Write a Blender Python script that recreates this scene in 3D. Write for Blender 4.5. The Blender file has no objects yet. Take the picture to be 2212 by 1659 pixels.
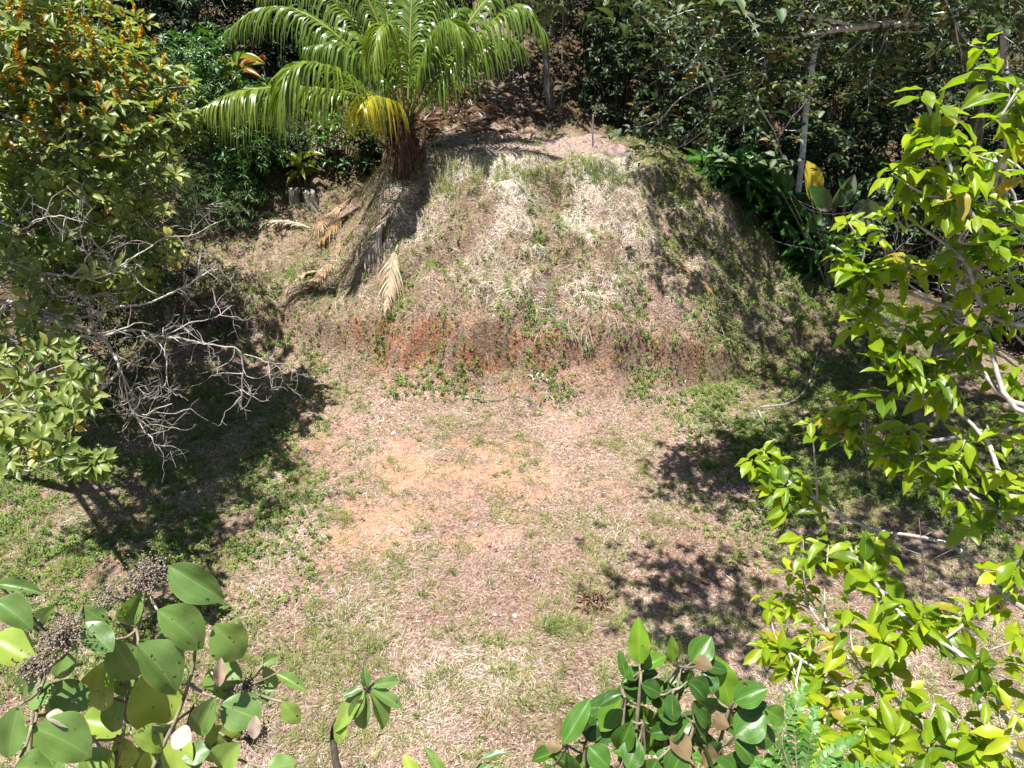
import bpy, math
import numpy as np
from mathutils import Vector, Matrix
rng = np.random.default_rng(11)
S = bpy.context.scene
COL = S.collection
up = np.array([0., 0., 1.])

# ------------------------------------------------------------------ camera
CAM = np.array([0., 0., 8.])
PITCH = math.radians(30)
FWD = np.array([0, math.cos(PITCH), -math.sin(PITCH)])
RGT = np.array([1., 0, 0])
CUP = np.array([0, math.sin(PITCH), math.cos(PITCH)])
FPX = 1555.0
cd = bpy.data.cameras.new('camera'); cam = bpy.data.objects.new('camera', cd); COL.objects.link(cam)
cam.location = CAM; cam.rotation_euler = (math.pi/2 - PITCH, 0, 0)
cd.sensor_width = 36; cd.lens = 36*FPX/2212; cd.clip_start = .05; cd.clip_end = 600
S.camera = cam

def ray(u, v): return FWD + (u-1106)/FPX*RGT - (v-829.5)/FPX*CUP
def atd(u, v, d): return CAM + d*ray(u, v)
def aty(u, v, y):
    r = ray(u, v); return CAM + r*(y/r[1])
def proj(p):
    q = p - CAM; d = q@FWD
    d = np.where(d < .05, .05, d)
    return 1106+FPX*(q@RGT)/d, 829.5-FPX*(q@CUP)/d, d

# ------------------------------------------------------------------ noise
def sm(a, b, x):
    t = np.clip((x-a)/(b-a), 0, 1); return t*t*(3-2*t)
_tab = np.random.default_rng(3).random((256, 256))
def vnoise(x, y):
    x = np.asarray(x, float); y = np.asarray(y, float)
    xi = np.floor(x).astype(int); yi = np.floor(y).astype(int); fx = x-xi; fy = y-yi
    fx = fx*fx*(3-2*fx); fy = fy*fy*(3-2*fy)
    g = lambda a, b: _tab[a & 255, b & 255]
    return (g(xi, yi)*(1-fx)+g(xi+1, yi)*fx)*(1-fy)+(g(xi, yi+1)*(1-fx)+g(xi+1, yi+1)*fx)*fy
def fbm(x, y, o=4):
    s = 0; a = .5; t = 0
    for i in range(o):
        s = s+a*vnoise(x*2**i+17.3*i, y*2**i+9.1*i); t += a; a *= .5
    return s/t

# ------------------------------------------------------------------ terrain
def foot(x): return np.interp(x, [-14, -10.3, -5, -2.5, 0, 2.4, 3.85, 5.3, 7, 9, 12], [16.3, 16, 14.7, 13.3, 12.9, 13.0, 13.4, 13.9, 14.4, 15.2, 16.5])
def mmask(x, y): return sm(-4.9, -2.5, x)*(1-sm(3.6, 11.0, x))
def H(x, y):
    x = np.asarray(x, float); y = np.asarray(y, float)
    t = y-foot(x)+(fbm(x*1.1, y*1.1+40, 4)-.5)*.9
    cl = np.interp(x, [-14, -8, -5, -2, 2, 4, 5.5, 7.5, 12], [.7, .95, 1.15, 1.3, 1.2, .85, .45, .2, .1])
    cl = cl*(.85+.3*fbm(x*.9+3, x*0+7, 3))
    jt = (fbm(x*1.6+20, y*.8, 4)-.5)*.55
    z = cl*(.5*sm(-.6, .9, t)+.5*sm(.45+jt, .85+jt, t))
    m = mmask(x, y)
    p = np.clip((t-.6)/4.1, 0, 1); p = p*.55+.45*(p*p*(3-2*p))
    z = z+m*2.85*p
    z = z+(1-m)*np.where(x < 0, .22, .13)*np.clip(t-1, 0, 5.5)
    z = z+(1-m)*sm(19.5, 25, y)*np.where(x < 0, 1.6, .9)
    z = z+.15*np.clip(y-20.5, 0, 200)+.2*np.clip(y-32, 0, 200)
    rough = sm(0, 1, t)*(1-sm(17.3, 17.8, y)*(1-sm(19.8, 20.5, y))*sm(-2.9, -2.3, x)*(1-sm(2.4, 3, x)))
    z = z+(fbm(x*2.3, y*2.3, 4)-.5)*(.10+.55*rough)+(fbm(x*.9+60, y*.9, 2)-.5)*.5*rough*sm(.8, 1.6, t)*(1-sm(4, 5, t))+(fbm(x*.35+5, y*.35, 2)-.5)*.25
    z = z-.35*sm(3.2, 3.7, x)*(1-sm(5.2, 5.8, x))*np.exp(-((t-.35)/.35)**2)
    return z
def HP(x, y): return np.stack([x, y, H(x, y)], -1)
def gnd(u, v, lift=0.):
    r = ray(u, v); t = np.linspace(3, 70, 6000); p = CAM+t[:, None]*r
    k = np.argmax(p[:, 2] < H(p[:, 0], p[:, 1])); q = p[k].copy(); q[2] += lift
    return q

# masks for what grows where
_b0 = gnd(930, 1010); _b1 = gnd(880, 1110); _b2 = gnd(1090, 1030)
def bare(x, y):
    n = (fbm(x*1.4, y*1.4+11, 4)-.5)
    e = lambda c, a, b: 1-np.sqrt(((x-c[0])/a)**2+((y-c[1])/b)**2)
    return np.clip((np.maximum(np.maximum(e(_b0, 2.5, 1.5), e(_b1, 1.4, 1.3)), e(_b2, 1.8, .9))*.85+n*2.4+(fbm(x*6, y*6, 3)-.5)*2.2), 0, 1)*.6
def bank(x, y):
    t = y-foot(x)
    return sm(-.3, .25, t)*(1-sm(.9, 1.5, t))
def red(x, y):
    n = .55*fbm(x*2.3+9, y*4.5, 5)+.45*fbm(x*7, y*11, 3)
    t = y-foot(x)+(fbm(x*1.1, y*1.1+40, 4)-.5)*.9; jt = (fbm(x*1.6+20, y*.8, 4)-.5)*.55
    return np.clip(sm(.0, .5, t-jt)*(1-sm(.75, 1.1, t-jt))*(sm(-4.2, -3, x)*(1-.6*sm(.2, 1.2, x))*(1-sm(3.8, 5, x)))*(n-.43)*6, 0, .85)
def road(x, y):
    n = (fbm(x*1.2, y*1.2, 3)-.5)*.8
    flat = sm(17.4, 17.9, y+n)*(1-sm(19.9, 20.6, y+n))*sm(-2.9, -2.3, x)*(1-sm(2.2, 3.0, x+n))
    cx = -1.0-.03*(y-20)+.8*np.sin((y-20)*.22)
    trail = .45*(1-sm(.6, 1.6, np.abs(x-cx+n)))*sm(19.5, 20.5, y)
    return np.maximum(flat, trail)
def greenf(x, y):
    n = fbm(x*.9+31, y*.9+2, 4)
    t = y-foot(x)
    g = .46+.16*sm(1.2, 2, y-foot(x))*mmask(x, y)
    g = g+.5*np.exp(-((x+5.2)/2)**2-((t-2.2)/1.2)**2)
    g = g+.32*sm(3.2, 5.5, x)*sm(8, 12, y)
    g = g+.30*sm(3.0, 6, -x)*(1-sm(13.5, 15, y))
    g = g+.35*np.exp(-((t-4.6)/.7)**2)*sm(-3.2, -2.4, x)*(1-sm(3, 4.5, x))
    g = g+.10*sm(1, 3, x)*(1-sm(11, 13, y))
    return np.clip(g+(n-.5)*1.1, 0, 1)

# ------------------------------------------------------------------ mesh batching
class Batch:
    def __init__(s): s.V = []; s.F = []; s.U = []; s.T = []; s.n = 0
    def add(s, V, F, uv=None, tint=None):          # V (N,k,3), F (m,4)
        N, k = V.shape[:2]
        s.V.append(V.reshape(-1, 3))
        s.F.append((F[None]+(np.arange(N)*k)[:, None, None]+s.n).reshape(-1, 4))
        s.U.append(np.tile(uv, (N, 1)) if uv is not None else np.zeros((N*k, 2)))
        tint = np.full(N, .5) if tint is None else np.asarray(tint, float)
        s.T.append(np.repeat(tint, k)); s.n += N*k
    def build(s, name, mat, parent=None, smooth=True, origin=None):
        V = np.concatenate(s.V); F = np.concatenate(s.F); U = np.concatenate(s.U); T = np.concatenate(s.T)
        if parent is not None:
            q = parent
            while q is not None: V = V-np.array(q.location); q = q.parent
        elif origin is not None: V = V-np.asarray(origin)
        me = bpy.data.meshes.new(name)
        me.vertices.add(len(V)); me.vertices.foreach_set('co', V.astype(np.float32).ravel())
        me.loops.add(F.size); me.loops.foreach_set('vertex_index', F.astype(np.int32).ravel())
        me.polygons.add(len(F)); me.polygons.foreach_set('loop_start', np.arange(0, F.size, 4, dtype=np.int32))
        me.update(calc_edges=True)
        me.polygons.foreach_set('use_smooth', np.full(len(F), smooth, dtype=bool))
        a = me.attributes.new('tint', 'FLOAT', 'POINT'); a.data.foreach_set('value', T.astype(np.float32))
        ul = me.uv_layers.new(name='UVMap'); ul.data.foreach_set('uv', U[F.ravel()].astype(np.float32).ravel())
        me.materials.append(mat)
        o = bpy.data.objects.new(name, me); COL.objects.link(o)
        if parent is not None: o.parent = parent
        elif origin is not None: o.location = origin
        return o

def nrmz(a): return a/np.maximum(np.linalg.norm(a, axis=-1, keepdims=True), 1e-9)
def grid_faces(ns, nt):
    F = []
    for i in range(ns-1):
        for j in range(nt-1):
            a = i*nt+j; F.append((a, a+1, a+nt+1, a+nt))
    return np.array(F)
def leaf_tpl(ns=3, nt=3, kind='ell', fold=.12, droop=.2, wav=0., ph=0., bend=0.):
    s = np.linspace(0, 1, ns); t = np.linspace(-1, 1, nt)
    if kind == 'ell': w = np.sin(np.pi*np.clip(s, .0, 1)**.95)**.75
    elif kind == 'acu': w = np.sin(np.pi*s**.85)**1.0*(1-.25*s)
    elif kind == 'lim': w = np.sin(np.pi*s**.9)**.8*(1-.35*sm(.7, 1, s))
    elif kind == 'obo': w = np.sin(np.pi*s**1.3)**.8
    elif kind == 'blade': w = (1-s**2)
    else: w = np.sin(np.pi*(.08+.92*s))**.6
    w = np.maximum(w, .03)
    SS, TT = np.meshgrid(s, t, indexing='ij'); W = w[:, None]*np.ones(nt)
    X = TT*W*.5; Y = SS*(1-.15*droop*SS); Z = fold*np.abs(TT)*W - droop*SS**2
    Z = Z+wav*np.sin(11*SS+ph+2*TT)*np.abs(TT)*W; X = X+bend*SS**2
    V = np.stack([X, Y, Z], -1).reshape(-1, 3)
    uv = np.stack([TT*.5+.5, SS], -1).reshape(-1, 2)
    return V, grid_faces(ns, nt), uv
def inst(B, tpl, pos, d, n, L, W, tint):
    V, F, uv = tpl
    d = nrmz(d); n = nrmz(n-(n*d).sum(-1, keepdims=True)*d); x = np.cross(d, n)
    L = np.broadcast_to(L, len(pos))[:, None, None]; W = np.broadcast_to(W, len(pos))[:, None, None]
    P = pos[:, None]+W*V[None, :, 0, None]*x[:, None]+L*(V[None, :, 1, None]*d[:, None]+V[None, :, 2, None]*n[:, None])
    B.add(P, F, uv, np.broadcast_to(tint, len(pos)))
def tube(B, pts, rad, sides=6, tint=.5):
    pts = np.asarray(pts, float); n = len(pts); rad = np.broadcast_to(rad, n)
    tg = nrmz(np.gradient(pts, axis=0))
    ref = np.array([1, 0, 0.]) if abs(tg[0][0]) < .8 else np.array([0, 1., 0])
    a = nrmz(np.cross(tg, ref)); b = np.cross(tg, a)
    th = np.linspace(0, 2*np.pi, sides, endpoint=False)
    V = pts[:, None]+rad[:, None, None]*(np.cos(th)[None, :, None]*a[:, None]+np.sin(th)[None, :, None]*b[:, None])
    F = []
    for i in range(n-1):
        for j in range(sides):
            k = (j+1) % sides; F.append((i*sides+j, i*sides+k, (i+1)*sides+k, (i+1)*sides+j))
    cap = [( (n-1)*sides+0, (n-1)*sides+sides//3, (n-1)*sides+2*sides//3, (n-1)*sides+sides-1)] if sides >= 5 else []
    arc = np.repeat(np.linspace(0, 1, n), sides); ang = np.tile(np.linspace(0, 1, sides), n)
    B.add(V.reshape(1, -1, 3), np.array(F+cap), np.stack([ang, arc], -1), [tint])
def smooth_path(P, n=24):
    P = np.asarray(P, float); m = len(P)
    Q = np.vstack([2*P[0]-P[1], P, 2*P[-1]-P[-2]])
    t = np.linspace(0, m-1-1e-6, n); i = t.astype(int); f = (t-i)[:, None]
    a, b, c, d = Q[i], Q[i+1], Q[i+2], Q[i+3]
    return .5*((2*b)+(-a+c)*f+(2*a-5*b+4*c-d)*f*f+(-a+3*b-3*c+d)*f**3)
def rosettes(B, tpl, P, A, n, L, wr, spread=(.9, .35), down=0., tint=None, R=rng, jit=.25):
    N = len(P); A = nrmz(A+R.normal(0, jit, A.shape))
    ref = np.where(np.abs(A[:, :1]) < .8, np.array([[1., 0, 0]]), np.array([[0, 1., 0]]))
    e1 = nrmz(np.cross(A, ref)); e2 = np.cross(A, e1)
    ph = (np.arange(n)*2.4)[None]+R.random((N, 1))*6.28+R.normal(0, .2, (N, n))
    th = np.clip(R.normal(spread[0], spread[1], (N, n)), .15, 2.4)
    rad = np.cos(ph)[..., None]*e1[:, None]+np.sin(ph)[..., None]*e2[:, None]
    d = rad*np.sin(th)[..., None]+A[:, None]*np.cos(th)[..., None]
    d[..., 2] -= down
    nn = A[:, None]*np.sin(th)[..., None]-rad*np.cos(th)[..., None]+np.array([0, 0, .35])
    nn = nn+R.normal(0, .22, nn.shape)
    Ls = L*R.uniform(.65, 1.15, (N, n))
    pos = P[:, None]+.12*Ls[..., None]*nrmz(d)+R.normal(0, 1, (N, n, 1))*A[:, None]*.12*L
    tn = R.random((N, n)) if tint is None else np.clip(tint[:, None]+R.normal(0, .16, (N, n)), 0, 1)
    inst(B, tpl, pos.reshape(-1, 3), d.reshape(-1, 3), nn.reshape(-1, 3), Ls.ravel(), Ls.ravel()*wr*R.uniform(.85, 1.15, N*n), tn.ravel())
def twig(B, p, d, L, r, depth, R, kink=.35, tips=None, grav=0., kids=(2, 4)):
    n = max(4, int(L/.12)+2); pts = [np.array(p)]; dd = nrmz(np.array(d)); seg = L/(n-1)
    for i in range(n-1):
        dd = nrmz(dd+R.normal(0, kink, 3)*.55+np.array([0, 0, grav])); pts.append(pts[-1]+dd*seg)
    pts = np.array(pts); tube(B, pts, np.linspace(r, r*.45, n), 5 if r > .008 else 4, R.random())
    if tips is not None: tips.append((pts[-1], dd))
    if depth > 0:
        for k in range(R.integers(*kids)):
            i = R.integers(max(1, n//4), n)
            twig(B, pts[i], nrmz(dd*.6+R.normal(0, .6, 3)), L*R.uniform(.4, .7), max(r*.55, .0025), depth-1, R, kink, tips, grav, kids)

def frond(BL, BS, ctrl, LL, w, n, droop, tint, R, ang=.9, r0=.03, nseg=5, vee=.3, taper=.35, start=.12, ragged=.1):
    P = smooth_path(ctrl, 40); T = nrmz(np.gradient(P, axis=0))
    tube(BS, P, np.linspace(r0, r0*.2, 40), 5, tint)
    f = np.linspace(start, 1, n); idx = f*39; i = np.clip(idx.astype(int), 0, 38); fr = (idx-i)[:, None]
    b = P[i]*(1-fr)+P[i+1]*fr; t = nrmz(T[i]*(1-fr)+T[i+1]*fr)
    horiz = nrmz(np.cross(t, up)+1e-4)
    nn = nrmz(np.cross(horiz, t))
    prof = np.clip(np.minimum((f-start)/.18+.35, 1), 0, 1)*(1-(1-taper)*sm(.55, 1, f))
    for sgn in (-1, 1):
        a = ang*(1-.45*f)[:, None]+R.normal(0, .07, (n, 1))
        d0 = nrmz(sgn*horiz*np.sin(a)+t*np.cos(a)+nn*vee)
        L = LL*prof*R.uniform(1-ragged*2, 1+ragged, n)
        s = np.linspace(0, 1, nseg)
        dr = droop*R.uniform(.75, 1.25, n)
        C = b[:, None]+L[:, None, None]*(d0[:, None]*(s*(1-.35*s))[None, :, None]-up*(dr[:, None]*s[None]**2)[..., None]+R.normal(0, .04, (n, 1, 3))*(s**2)[None, :, None])
        tg = nrmz(np.gradient(C, axis=1))
        wv = t[:, None]-(t[:, None]*tg).sum(-1, keepdims=True)*tg
        wv = nrmz(wv+R.normal(0, .25, (n, 1, 3)))
        ww = w*np.array([.6, 1, .95, .65, .06] if nseg == 5 else np.linspace(1, .1, nseg))[None, :, None]*(.5+.5*prof)[:, None, None]
        V = np.stack([C-wv*ww*.5, C+wv*ww*.5], 2).reshape(n, nseg*2, 3)
        uv = np.stack([np.tile([0, 1.], nseg), np.repeat(s, 2)], -1)
        BL.add(V, grid_faces(nseg, 2), uv, np.clip(tint+R.normal(0, .1, n), 0, 1))

# ------------------------------------------------------------------ materials
def new_mat(name):
    m = bpy.data.materials.new(name); m.use_nodes = True; nt = m.node_tree; nt.nodes.clear()
    return m, nt, nt.nodes.new('ShaderNodeOutputMaterial')
def N(nt, t, **k):
    n = nt.nodes.new(t)
    for a, b in k.items(): setattr(n, a, b)
    return n
def ramp(nt, fac, stops):
    r = N(nt, 'ShaderNodeValToRGB'); e = r.color_ramp.elements
    while len(e) < len(stops): e.new(.5)
    for el, (p, c) in zip(e, stops): el.position = p; el.color = (*c, 1)
    nt.links.new(fac, r.inputs[0]); return r.outputs[0]
def mixc(nt, fac, a, b, mode='MIX'):
    m = N(nt, 'ShaderNodeMix', data_type='RGBA', blend_type=mode)
    for sck, v in ((m.inputs[0], fac), (m.inputs[6], a), (m.inputs[7], b)):
        if isinstance(v, (int, float)): sck.default_value = v
        elif isinstance(v, tuple): sck.default_value = (*v, 1)
        else: nt.links.new(v, sck)
    return m.outputs[2]
def attr(nt, n): return N(nt, 'ShaderNodeAttribute', attribute_name=n).outputs['Fac']
def noise(nt, scale, det=4, coord='Object'):
    tc = N(nt, 'ShaderNodeTexCoord'); n = N(nt, 'ShaderNodeTexNoise'); n.inputs['Scale'].default_value = scale; n.inputs['Detail'].default_value = det
    nt.links.new(tc.outputs[coord], n.inputs['Vector']); return n.outputs['Fac']
def math_(nt, op, a, b=None, clamp=False):
    m = N(nt, 'ShaderNodeMath', operation=op, use_clamp=clamp)
    for s, v in zip(m.inputs, (a, b)):
        if v is None: continue
        if isinstance(v, (int, float)): s.default_value = v
        else: nt.links.new(v, s)
    return m.outputs[0]
def leaf_mat(name, stops, trans=.3, tcol=(1.25, 1.35, .5), rough=.42, spec=.5, veins=False, under=None, spots=0., bump=.0):
    m, nt, out = new_mat(name)
    c = ramp(nt, attr(nt, 'tint'), stops)
    nz = noise(nt, 9, 3)
    c = mixc(nt, .55, c, mixc(nt, nz, (.55, .55, .55), (1.35, 1.35, 1.35)), 'MULTIPLY')
    if veins:
        uv = N(nt, 'ShaderNodeUVMap'); sp = N(nt, 'ShaderNodeSeparateXYZ'); nt.links.new(uv.outputs[0], sp.inputs[0])
        a = math_(nt, 'ABSOLUTE', math_(nt, 'SUBTRACT', sp.outputs[0], .5))
        mid = math_(nt, 'LESS_THAN', a, .022)
        b = math_(nt, 'ABSOLUTE', math_(nt, 'SUBTRACT', a, .3)); side = math_(nt, 'LESS_THAN', b, .012)
        rim = math_(nt, 'GREATER_THAN', a, .475)
        sw = math_(nt, 'SINE', math_(nt, 'MULTIPLY', math_(nt, 'SUBTRACT', sp.outputs[1], math_(nt, 'MULTIPLY', a, .55)), 60.))
        lat = math_(nt, 'MULTIPLY', math_(nt, 'GREATER_THAN', sw, .93), .10)
        v = math_(nt, 'MAXIMUM', math_(nt, 'MAXIMUM', mid, math_(nt, 'MULTIPLY', side, .5)), math_(nt, 'MAXIMUM', math_(nt, 'MULTIPLY', rim, .6), lat))
        c = mixc(nt, math_(nt, 'MULTIPLY', v, .42), c, (.26, .36, .09))
    if spots:
        s = math_(nt, 'GREATER_THAN', noise(nt, 55, 2), 1-spots)
        c = mixc(nt, s, c, (.06, .035, .015))
    top = c
    if under:
        g = N(nt, 'ShaderNodeNewGeometry')
        c = mixc(nt, g.outputs['Backfacing'], c, under)
    p = N(nt, 'ShaderNodeBsdfPrincipled'); nt.links.new(c, p.inputs['Base Color'])
    p.inputs['Roughness'].default_value = rough; p.inputs['Specular IOR Level'].default_value = spec
    if bump:
        bp = N(nt, 'ShaderNodeBump'); bp.inputs['Strength'].default_value = bump; bp.inputs['Distance'].default_value = .01
        nt.links.new(noise(nt, 30, 3), bp.inputs['Height']); nt.links.new(bp.outputs[0], p.inputs['Normal'])
    tr = N(nt, 'ShaderNodeBsdfTranslucent'); nt.links.new(mixc(nt, 1., top, tcol, 'MULTIPLY'), tr.inputs[0])
    mx = N(nt, 'ShaderNodeMixShader'); mx.inputs[0].default_value = trans
    nt.links.new(p.outputs[0], mx.inputs[1]); nt.links.new(tr.outputs[0], mx.inputs[2]); nt.links.new(mx.outputs[0], out.inputs[0])
    return m
def bark_mat(name, a, b, scale=14, rough=.85, bump=.6):
    m, nt, out = new_mat(name)
    n1 = noise(nt, scale, 6); n2 = noise(nt, scale*.25, 3)
    f = math_(nt, 'ADD', math_(nt, 'MULTIPLY', n1, .6), math_(nt, 'MULTIPLY', n2, .4))
    c = ramp(nt, f, [(.36, a), (.5, tuple((x+y)/2 for x, y in zip(a, b))), (.62, b)])
    p = N(nt, 'ShaderNodeBsdfPrincipled'); nt.links.new(c, p.inputs['Base Color']); p.inputs['Roughness'].default_value = rough
    p.inputs['Specular IOR Level'].default_value = .25
    bp = N(nt, 'ShaderNodeBump'); bp.inputs['Strength'].default_value = bump; bp.inputs['Distance'].default_value = .02
    nt.links.new(n1, bp.inputs['Height']); nt.links.new(bp.outputs[0], p.inputs['Normal']); nt.links.new(p.outputs[0], out.inputs[0])
    return m

M = {}
M['dark'] = leaf_mat('dark_leaf', [(0, (.012, .025, .009)), (.6, (.027, .055, .016)), (1, (.055, .09, .028))], .15, rough=.5, spec=.35)
M['mid'] = leaf_mat('mid_leaf', [(0, (.02, .042, .012)), (.6, (.045, .085, .022)), (1, (.09, .13, .04))], .2, rough=.5, spec=.35)
M['grey'] = leaf_mat('grey_green_leaf', [(0, (.03, .05, .022)), (.6, (.07, .105, .045)), (.95, (.15, .19, .09)), (1, (.30, .16, .03))], .25, rough=.5, spec=.35)
M['mango'] = leaf_mat('mango_leaf', [(0, (.025, .07, .01)), (.6, (.055, .15, .02)), (1, (.09, .19, .03))], .3, rough=.36, spec=.6)
M['flowertree'] = leaf_mat('flowering_tree_leaf', [(0, (.06, .10, .02)), (.45, (.18, .245, .05)), (.85, (.30, .335, .09)), (1, (.46, .38, .11))], .4, rough=.4, spec=.5)
M['lime'] = leaf_mat('lime_leaf', [(0, (.09, .17, .008)), (.3, (.20, .30, .010)), (.75, (.33, .42, .012)), (.95, (.42, .47, .02)), (1, (.36, .28, .03))], .5, (1.15, 1.32, .35), rough=.38, spec=.45, veins=True)
M['big'] = leaf_mat('broad_leaf', [(0, (.065, .13, .04)), (.55, (.15, .25, .06)), (1, (.33, .42, .055))], .3, rough=.42, spec=.75, veins=True, under=(.20, .17, .12), spots=.31, bump=.15)
M['bigtan'] = leaf_mat('tan_backed_leaf', [(0, (.03, .085, .015)), (.5, (.07, .17, .02)), (.8, (.19, .33, .02)), (1, (.24, .18, .10))], .32, rough=.38, spec=.5, veins=True, under=(.25, .17, .09), spots=.3, bump=.15)
M['palm'] = leaf_mat('palm_leaflet', [(0, (.05, .10, .015)), (.5, (.12, .20, .025)), (.8, (.20, .27, .035)), (1, (.46, .38, .03))], .3, rough=.3, spec=.7)
M['palmrib'] = leaf_mat('palm_rib', [(0, (.08, .10, .02)), (1, (.30, .28, .06))], .05, rough=.45)
M['dryfrond'] = leaf_mat('dry_frond', [(0, (.16, .085, .04)), (.4, (.36, .23, .12)), (.75, (.46, .36, .25)), (1, (.55, .48, .40))], .2, (1.1, 1, .8), rough=.7, spec=.2)
M['strap'] = leaf_mat('strap_leaf', [(0, (.03, .09, .02)), (.6, (.06, .16, .035)), (1, (.11, .23, .055))], .3, rough=.3, spec=.7)
M['paddle'] = leaf_mat('paddle_leaf', [(0, (.02, .07, .015)), (.5, (.05, .13, .025)), (.8, (.20, .22, .16)), (1, (.80, .62, .03))], .4, rough=.38, spec=.5, veins=True)
M['ti'] = leaf_mat('ti_leaf', [(0, (.04, .09, .015)), (.6, (.12, .18, .03)), (.9, (.28, .30, .05)), (1, (.35, .16, .05))], .3, rough=.34, spec=.6)
M['fern'] = leaf_mat('pinnate_leaf', [(0, (.04, .13, .02)), (1, (.11, .26, .04))], .35, rough=.45)
M['weed'] = leaf_mat('weed_leaf', [(0, (.055, .10, .015)), (.6, (.12, .20, .03)), (1, (.23, .30, .055))], .3, rough=.5, spec=.35)
M['grass'] = leaf_mat('green_blade', [(0, (.08, .13, .025)), (.5, (.17, .23, .05)), (1, (.38, .38, .14))], .3, rough=.5, spec=.35)
M['straw'] = leaf_mat('straw_blade', [(0, (.10, .048, .034)), (.25, (.26, .155, .118)), (.5, (.46, .345, .285)), (.8, (.65, .555, .465)), (1, (.80, .735, .655))], .2, (1.1, 1, .85), rough=.6, spec=.3)
M['litter'] = leaf_mat('litter_leaf', [(0, (.07, .035, .025)), (.4, (.17, .09, .055)), (.7, (.33, .22, .15)), (.9, (.50, .42, .35)), (1, (.65, .60, .55))], .12, (1.1, .9, .7), rough=.6, spec=.3)
M['orange'] = leaf_mat('orange_leaf', [(0, (.45, .15, .03)), (1, (.55, .28, .06))], .2, (1.1, .9, .6), rough=.5)
M['flower'] = leaf_mat('yellow_flower', [(0, (.50, .17, .02)), (.3, (.66, .34, .02)), (1, (.74, .52, .03))], .3, (1.1, 1, .4), rough=.6, spec=.2)
M['panicle'] = leaf_mat('dried_flower', [(0, (.13, .095, .075)), (1, (.36, .29, .24))], .1, (1, 1, 1), rough=.8, spec=.2)
M['bark'] = bark_mat('brown_bark', (.035, .025, .018), (.12, .09, .065))
M['pale'] = bark_mat('pale_bark', (.13, .11, .09), (.36, .33, .29), 20); M['polebark'] = bark_mat('pole_bark', (.30, .29, .28), (.62, .61, .60), 12)
M['twig'] = bark_mat('grey_twig', (.24, .21, .18), (.50, .46, .42), 25, bump=.2)
M['stem'] = bark_mat('green_brown_stem', (.09, .075, .04), (.28, .25, .17), 25, bump=.2)
M['darkstem'] = bark_mat('dark_stem', (.02, .016, .012), (.07, .055, .04), 25, bump=.2)
M['moss'] = bark_mat('mossy_bark', (.03, .03, .015), (.20, .19, .14), 7)
M['wood'] = bark_mat('weathered_wood', (.07, .04, .025), (.19, .12, .08), 16)
M['greywood'] = bark_mat('grey_cut_wood', (.13, .12, .10), (.34, .31, .27), 12)
M['rock'] = bark_mat('boulder_stone', (.13, .08, .075), (.36, .27, .25), 5)
M['palmtrunk'] = bark_mat('palm_trunk', (.018, .012, .009), (.07, .042, .026), 9)

# ------------------------------------------------------------------ tagging
def tag(o, label=None, cat=None, group=None, kind=None):
    if label: o['label'] = label
    if cat: o['category'] = cat
    if group: o['group'] = group
    if kind: o['kind'] = kind
    return o
def root(name, loc, label, cat, group=None):
    o = bpy.data.objects.new(name, None); COL.objects.link(o); o.location = [float(c) for c in loc]
    o.empty_display_size = .2
    return tag(o, label, cat, group)
def copy_tree(o, loc, rz, sc, label):
    r = o.copy(); COL.objects.link(r); r.location = [float(c) for c in loc]; r.rotation_euler = (0, 0, rz); r.scale = (sc,)*3
    r['label'] = label
    for ch in o.children:
        c = ch.copy(); COL.objects.link(c); c.parent = r
    return r

# ------------------------------------------------------------------ sky, sun
E, AZ = math.radians(77), math.radians(-125)
W = bpy.data.worlds.new('World'); S.world = W; W.use_nodes = True
nt = W.node_tree; bg = nt.nodes['Background']; sk = nt.nodes.new('ShaderNodeTexSky'); sk.sky_type = 'NISHITA'; sk.sun_disc = False
sk.sun_elevation = E; sk.sun_rotation = AZ
nt.links.new(sk.outputs[0], bg.inputs[0]); bg.inputs[1].default_value = .05
ld = bpy.data.lights.new('sun', 'SUN'); ld.energy = 5; ld.angle = math.radians(.53); ld.color = (1, .97, .925)
sun = bpy.data.objects.new('sun', ld); COL.objects.link(sun)
sv = Vector((math.cos(E)*math.sin(AZ), math.cos(E)*math.cos(AZ), math.sin(E)))
sun.rotation_euler = sv.to_track_quat('Z', 'Y').to_euler(); sun.location = (0, 0, 30)
S.view_settings.view_transform = 'Standard'; S.view_settings.look = 'None'; S.view_settings.gamma = 1; S.view_settings.exposure = 1.28
S.cycles.max_bounces = 7; S.cycles.diffuse_bounces = 4; S.cycles.glossy_bounces = 2; S.cycles.transmission_bounces = 4
S.cycles.sample_clamp_indirect = 6
SUNV = np.array(sv)

# ------------------------------------------------------------------ ground
def axis(pts):
    out = []
    for a, b, st in pts: out.append(np.arange(a, b, st))
    return np.concatenate(out+[[pts[-1][1]]])
gx = axis([(-120, -30, 6), (-30, -12, .6), (-12, 10, .06), (10, 30, .6), (30, 120, 6)])
gy = axis([(-30, 2, 1.5), (2, 4.5, .2), (4.5, 22, .06), (22, 34, .3), (34, 60, 1.5), (60, 200, 8)])
X, Y = np.meshgrid(gx, gy, indexing='ij'); Z = H(X, Y)
me = bpy.data.meshes.new('ground')
co = np.stack([X, Y, Z], -1).reshape(-1, 3); F = grid_faces(2, 2)
nx, ny = X.shape; idx = np.arange(nx*ny).reshape(nx, ny)
F = np.stack([idx[:-1, :-1], idx[1:, :-1], idx[1:, 1:], idx[:-1, 1:]], -1).reshape(-1, 4)
me.vertices.add(len(co)); me.vertices.foreach_set('co', co.astype(np.float32).ravel())
me.loops.add(F.size); me.loops.foreach_set('vertex_index', F.astype(np.int32).ravel())
me.polygons.add(len(F)); me.polygons.foreach_set('loop_start', np.arange(0, F.size, 4, dtype=np.int32)); me.update(calc_edges=True)
me.polygons.foreach_set('use_smooth', np.ones(len(F), bool))
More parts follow.
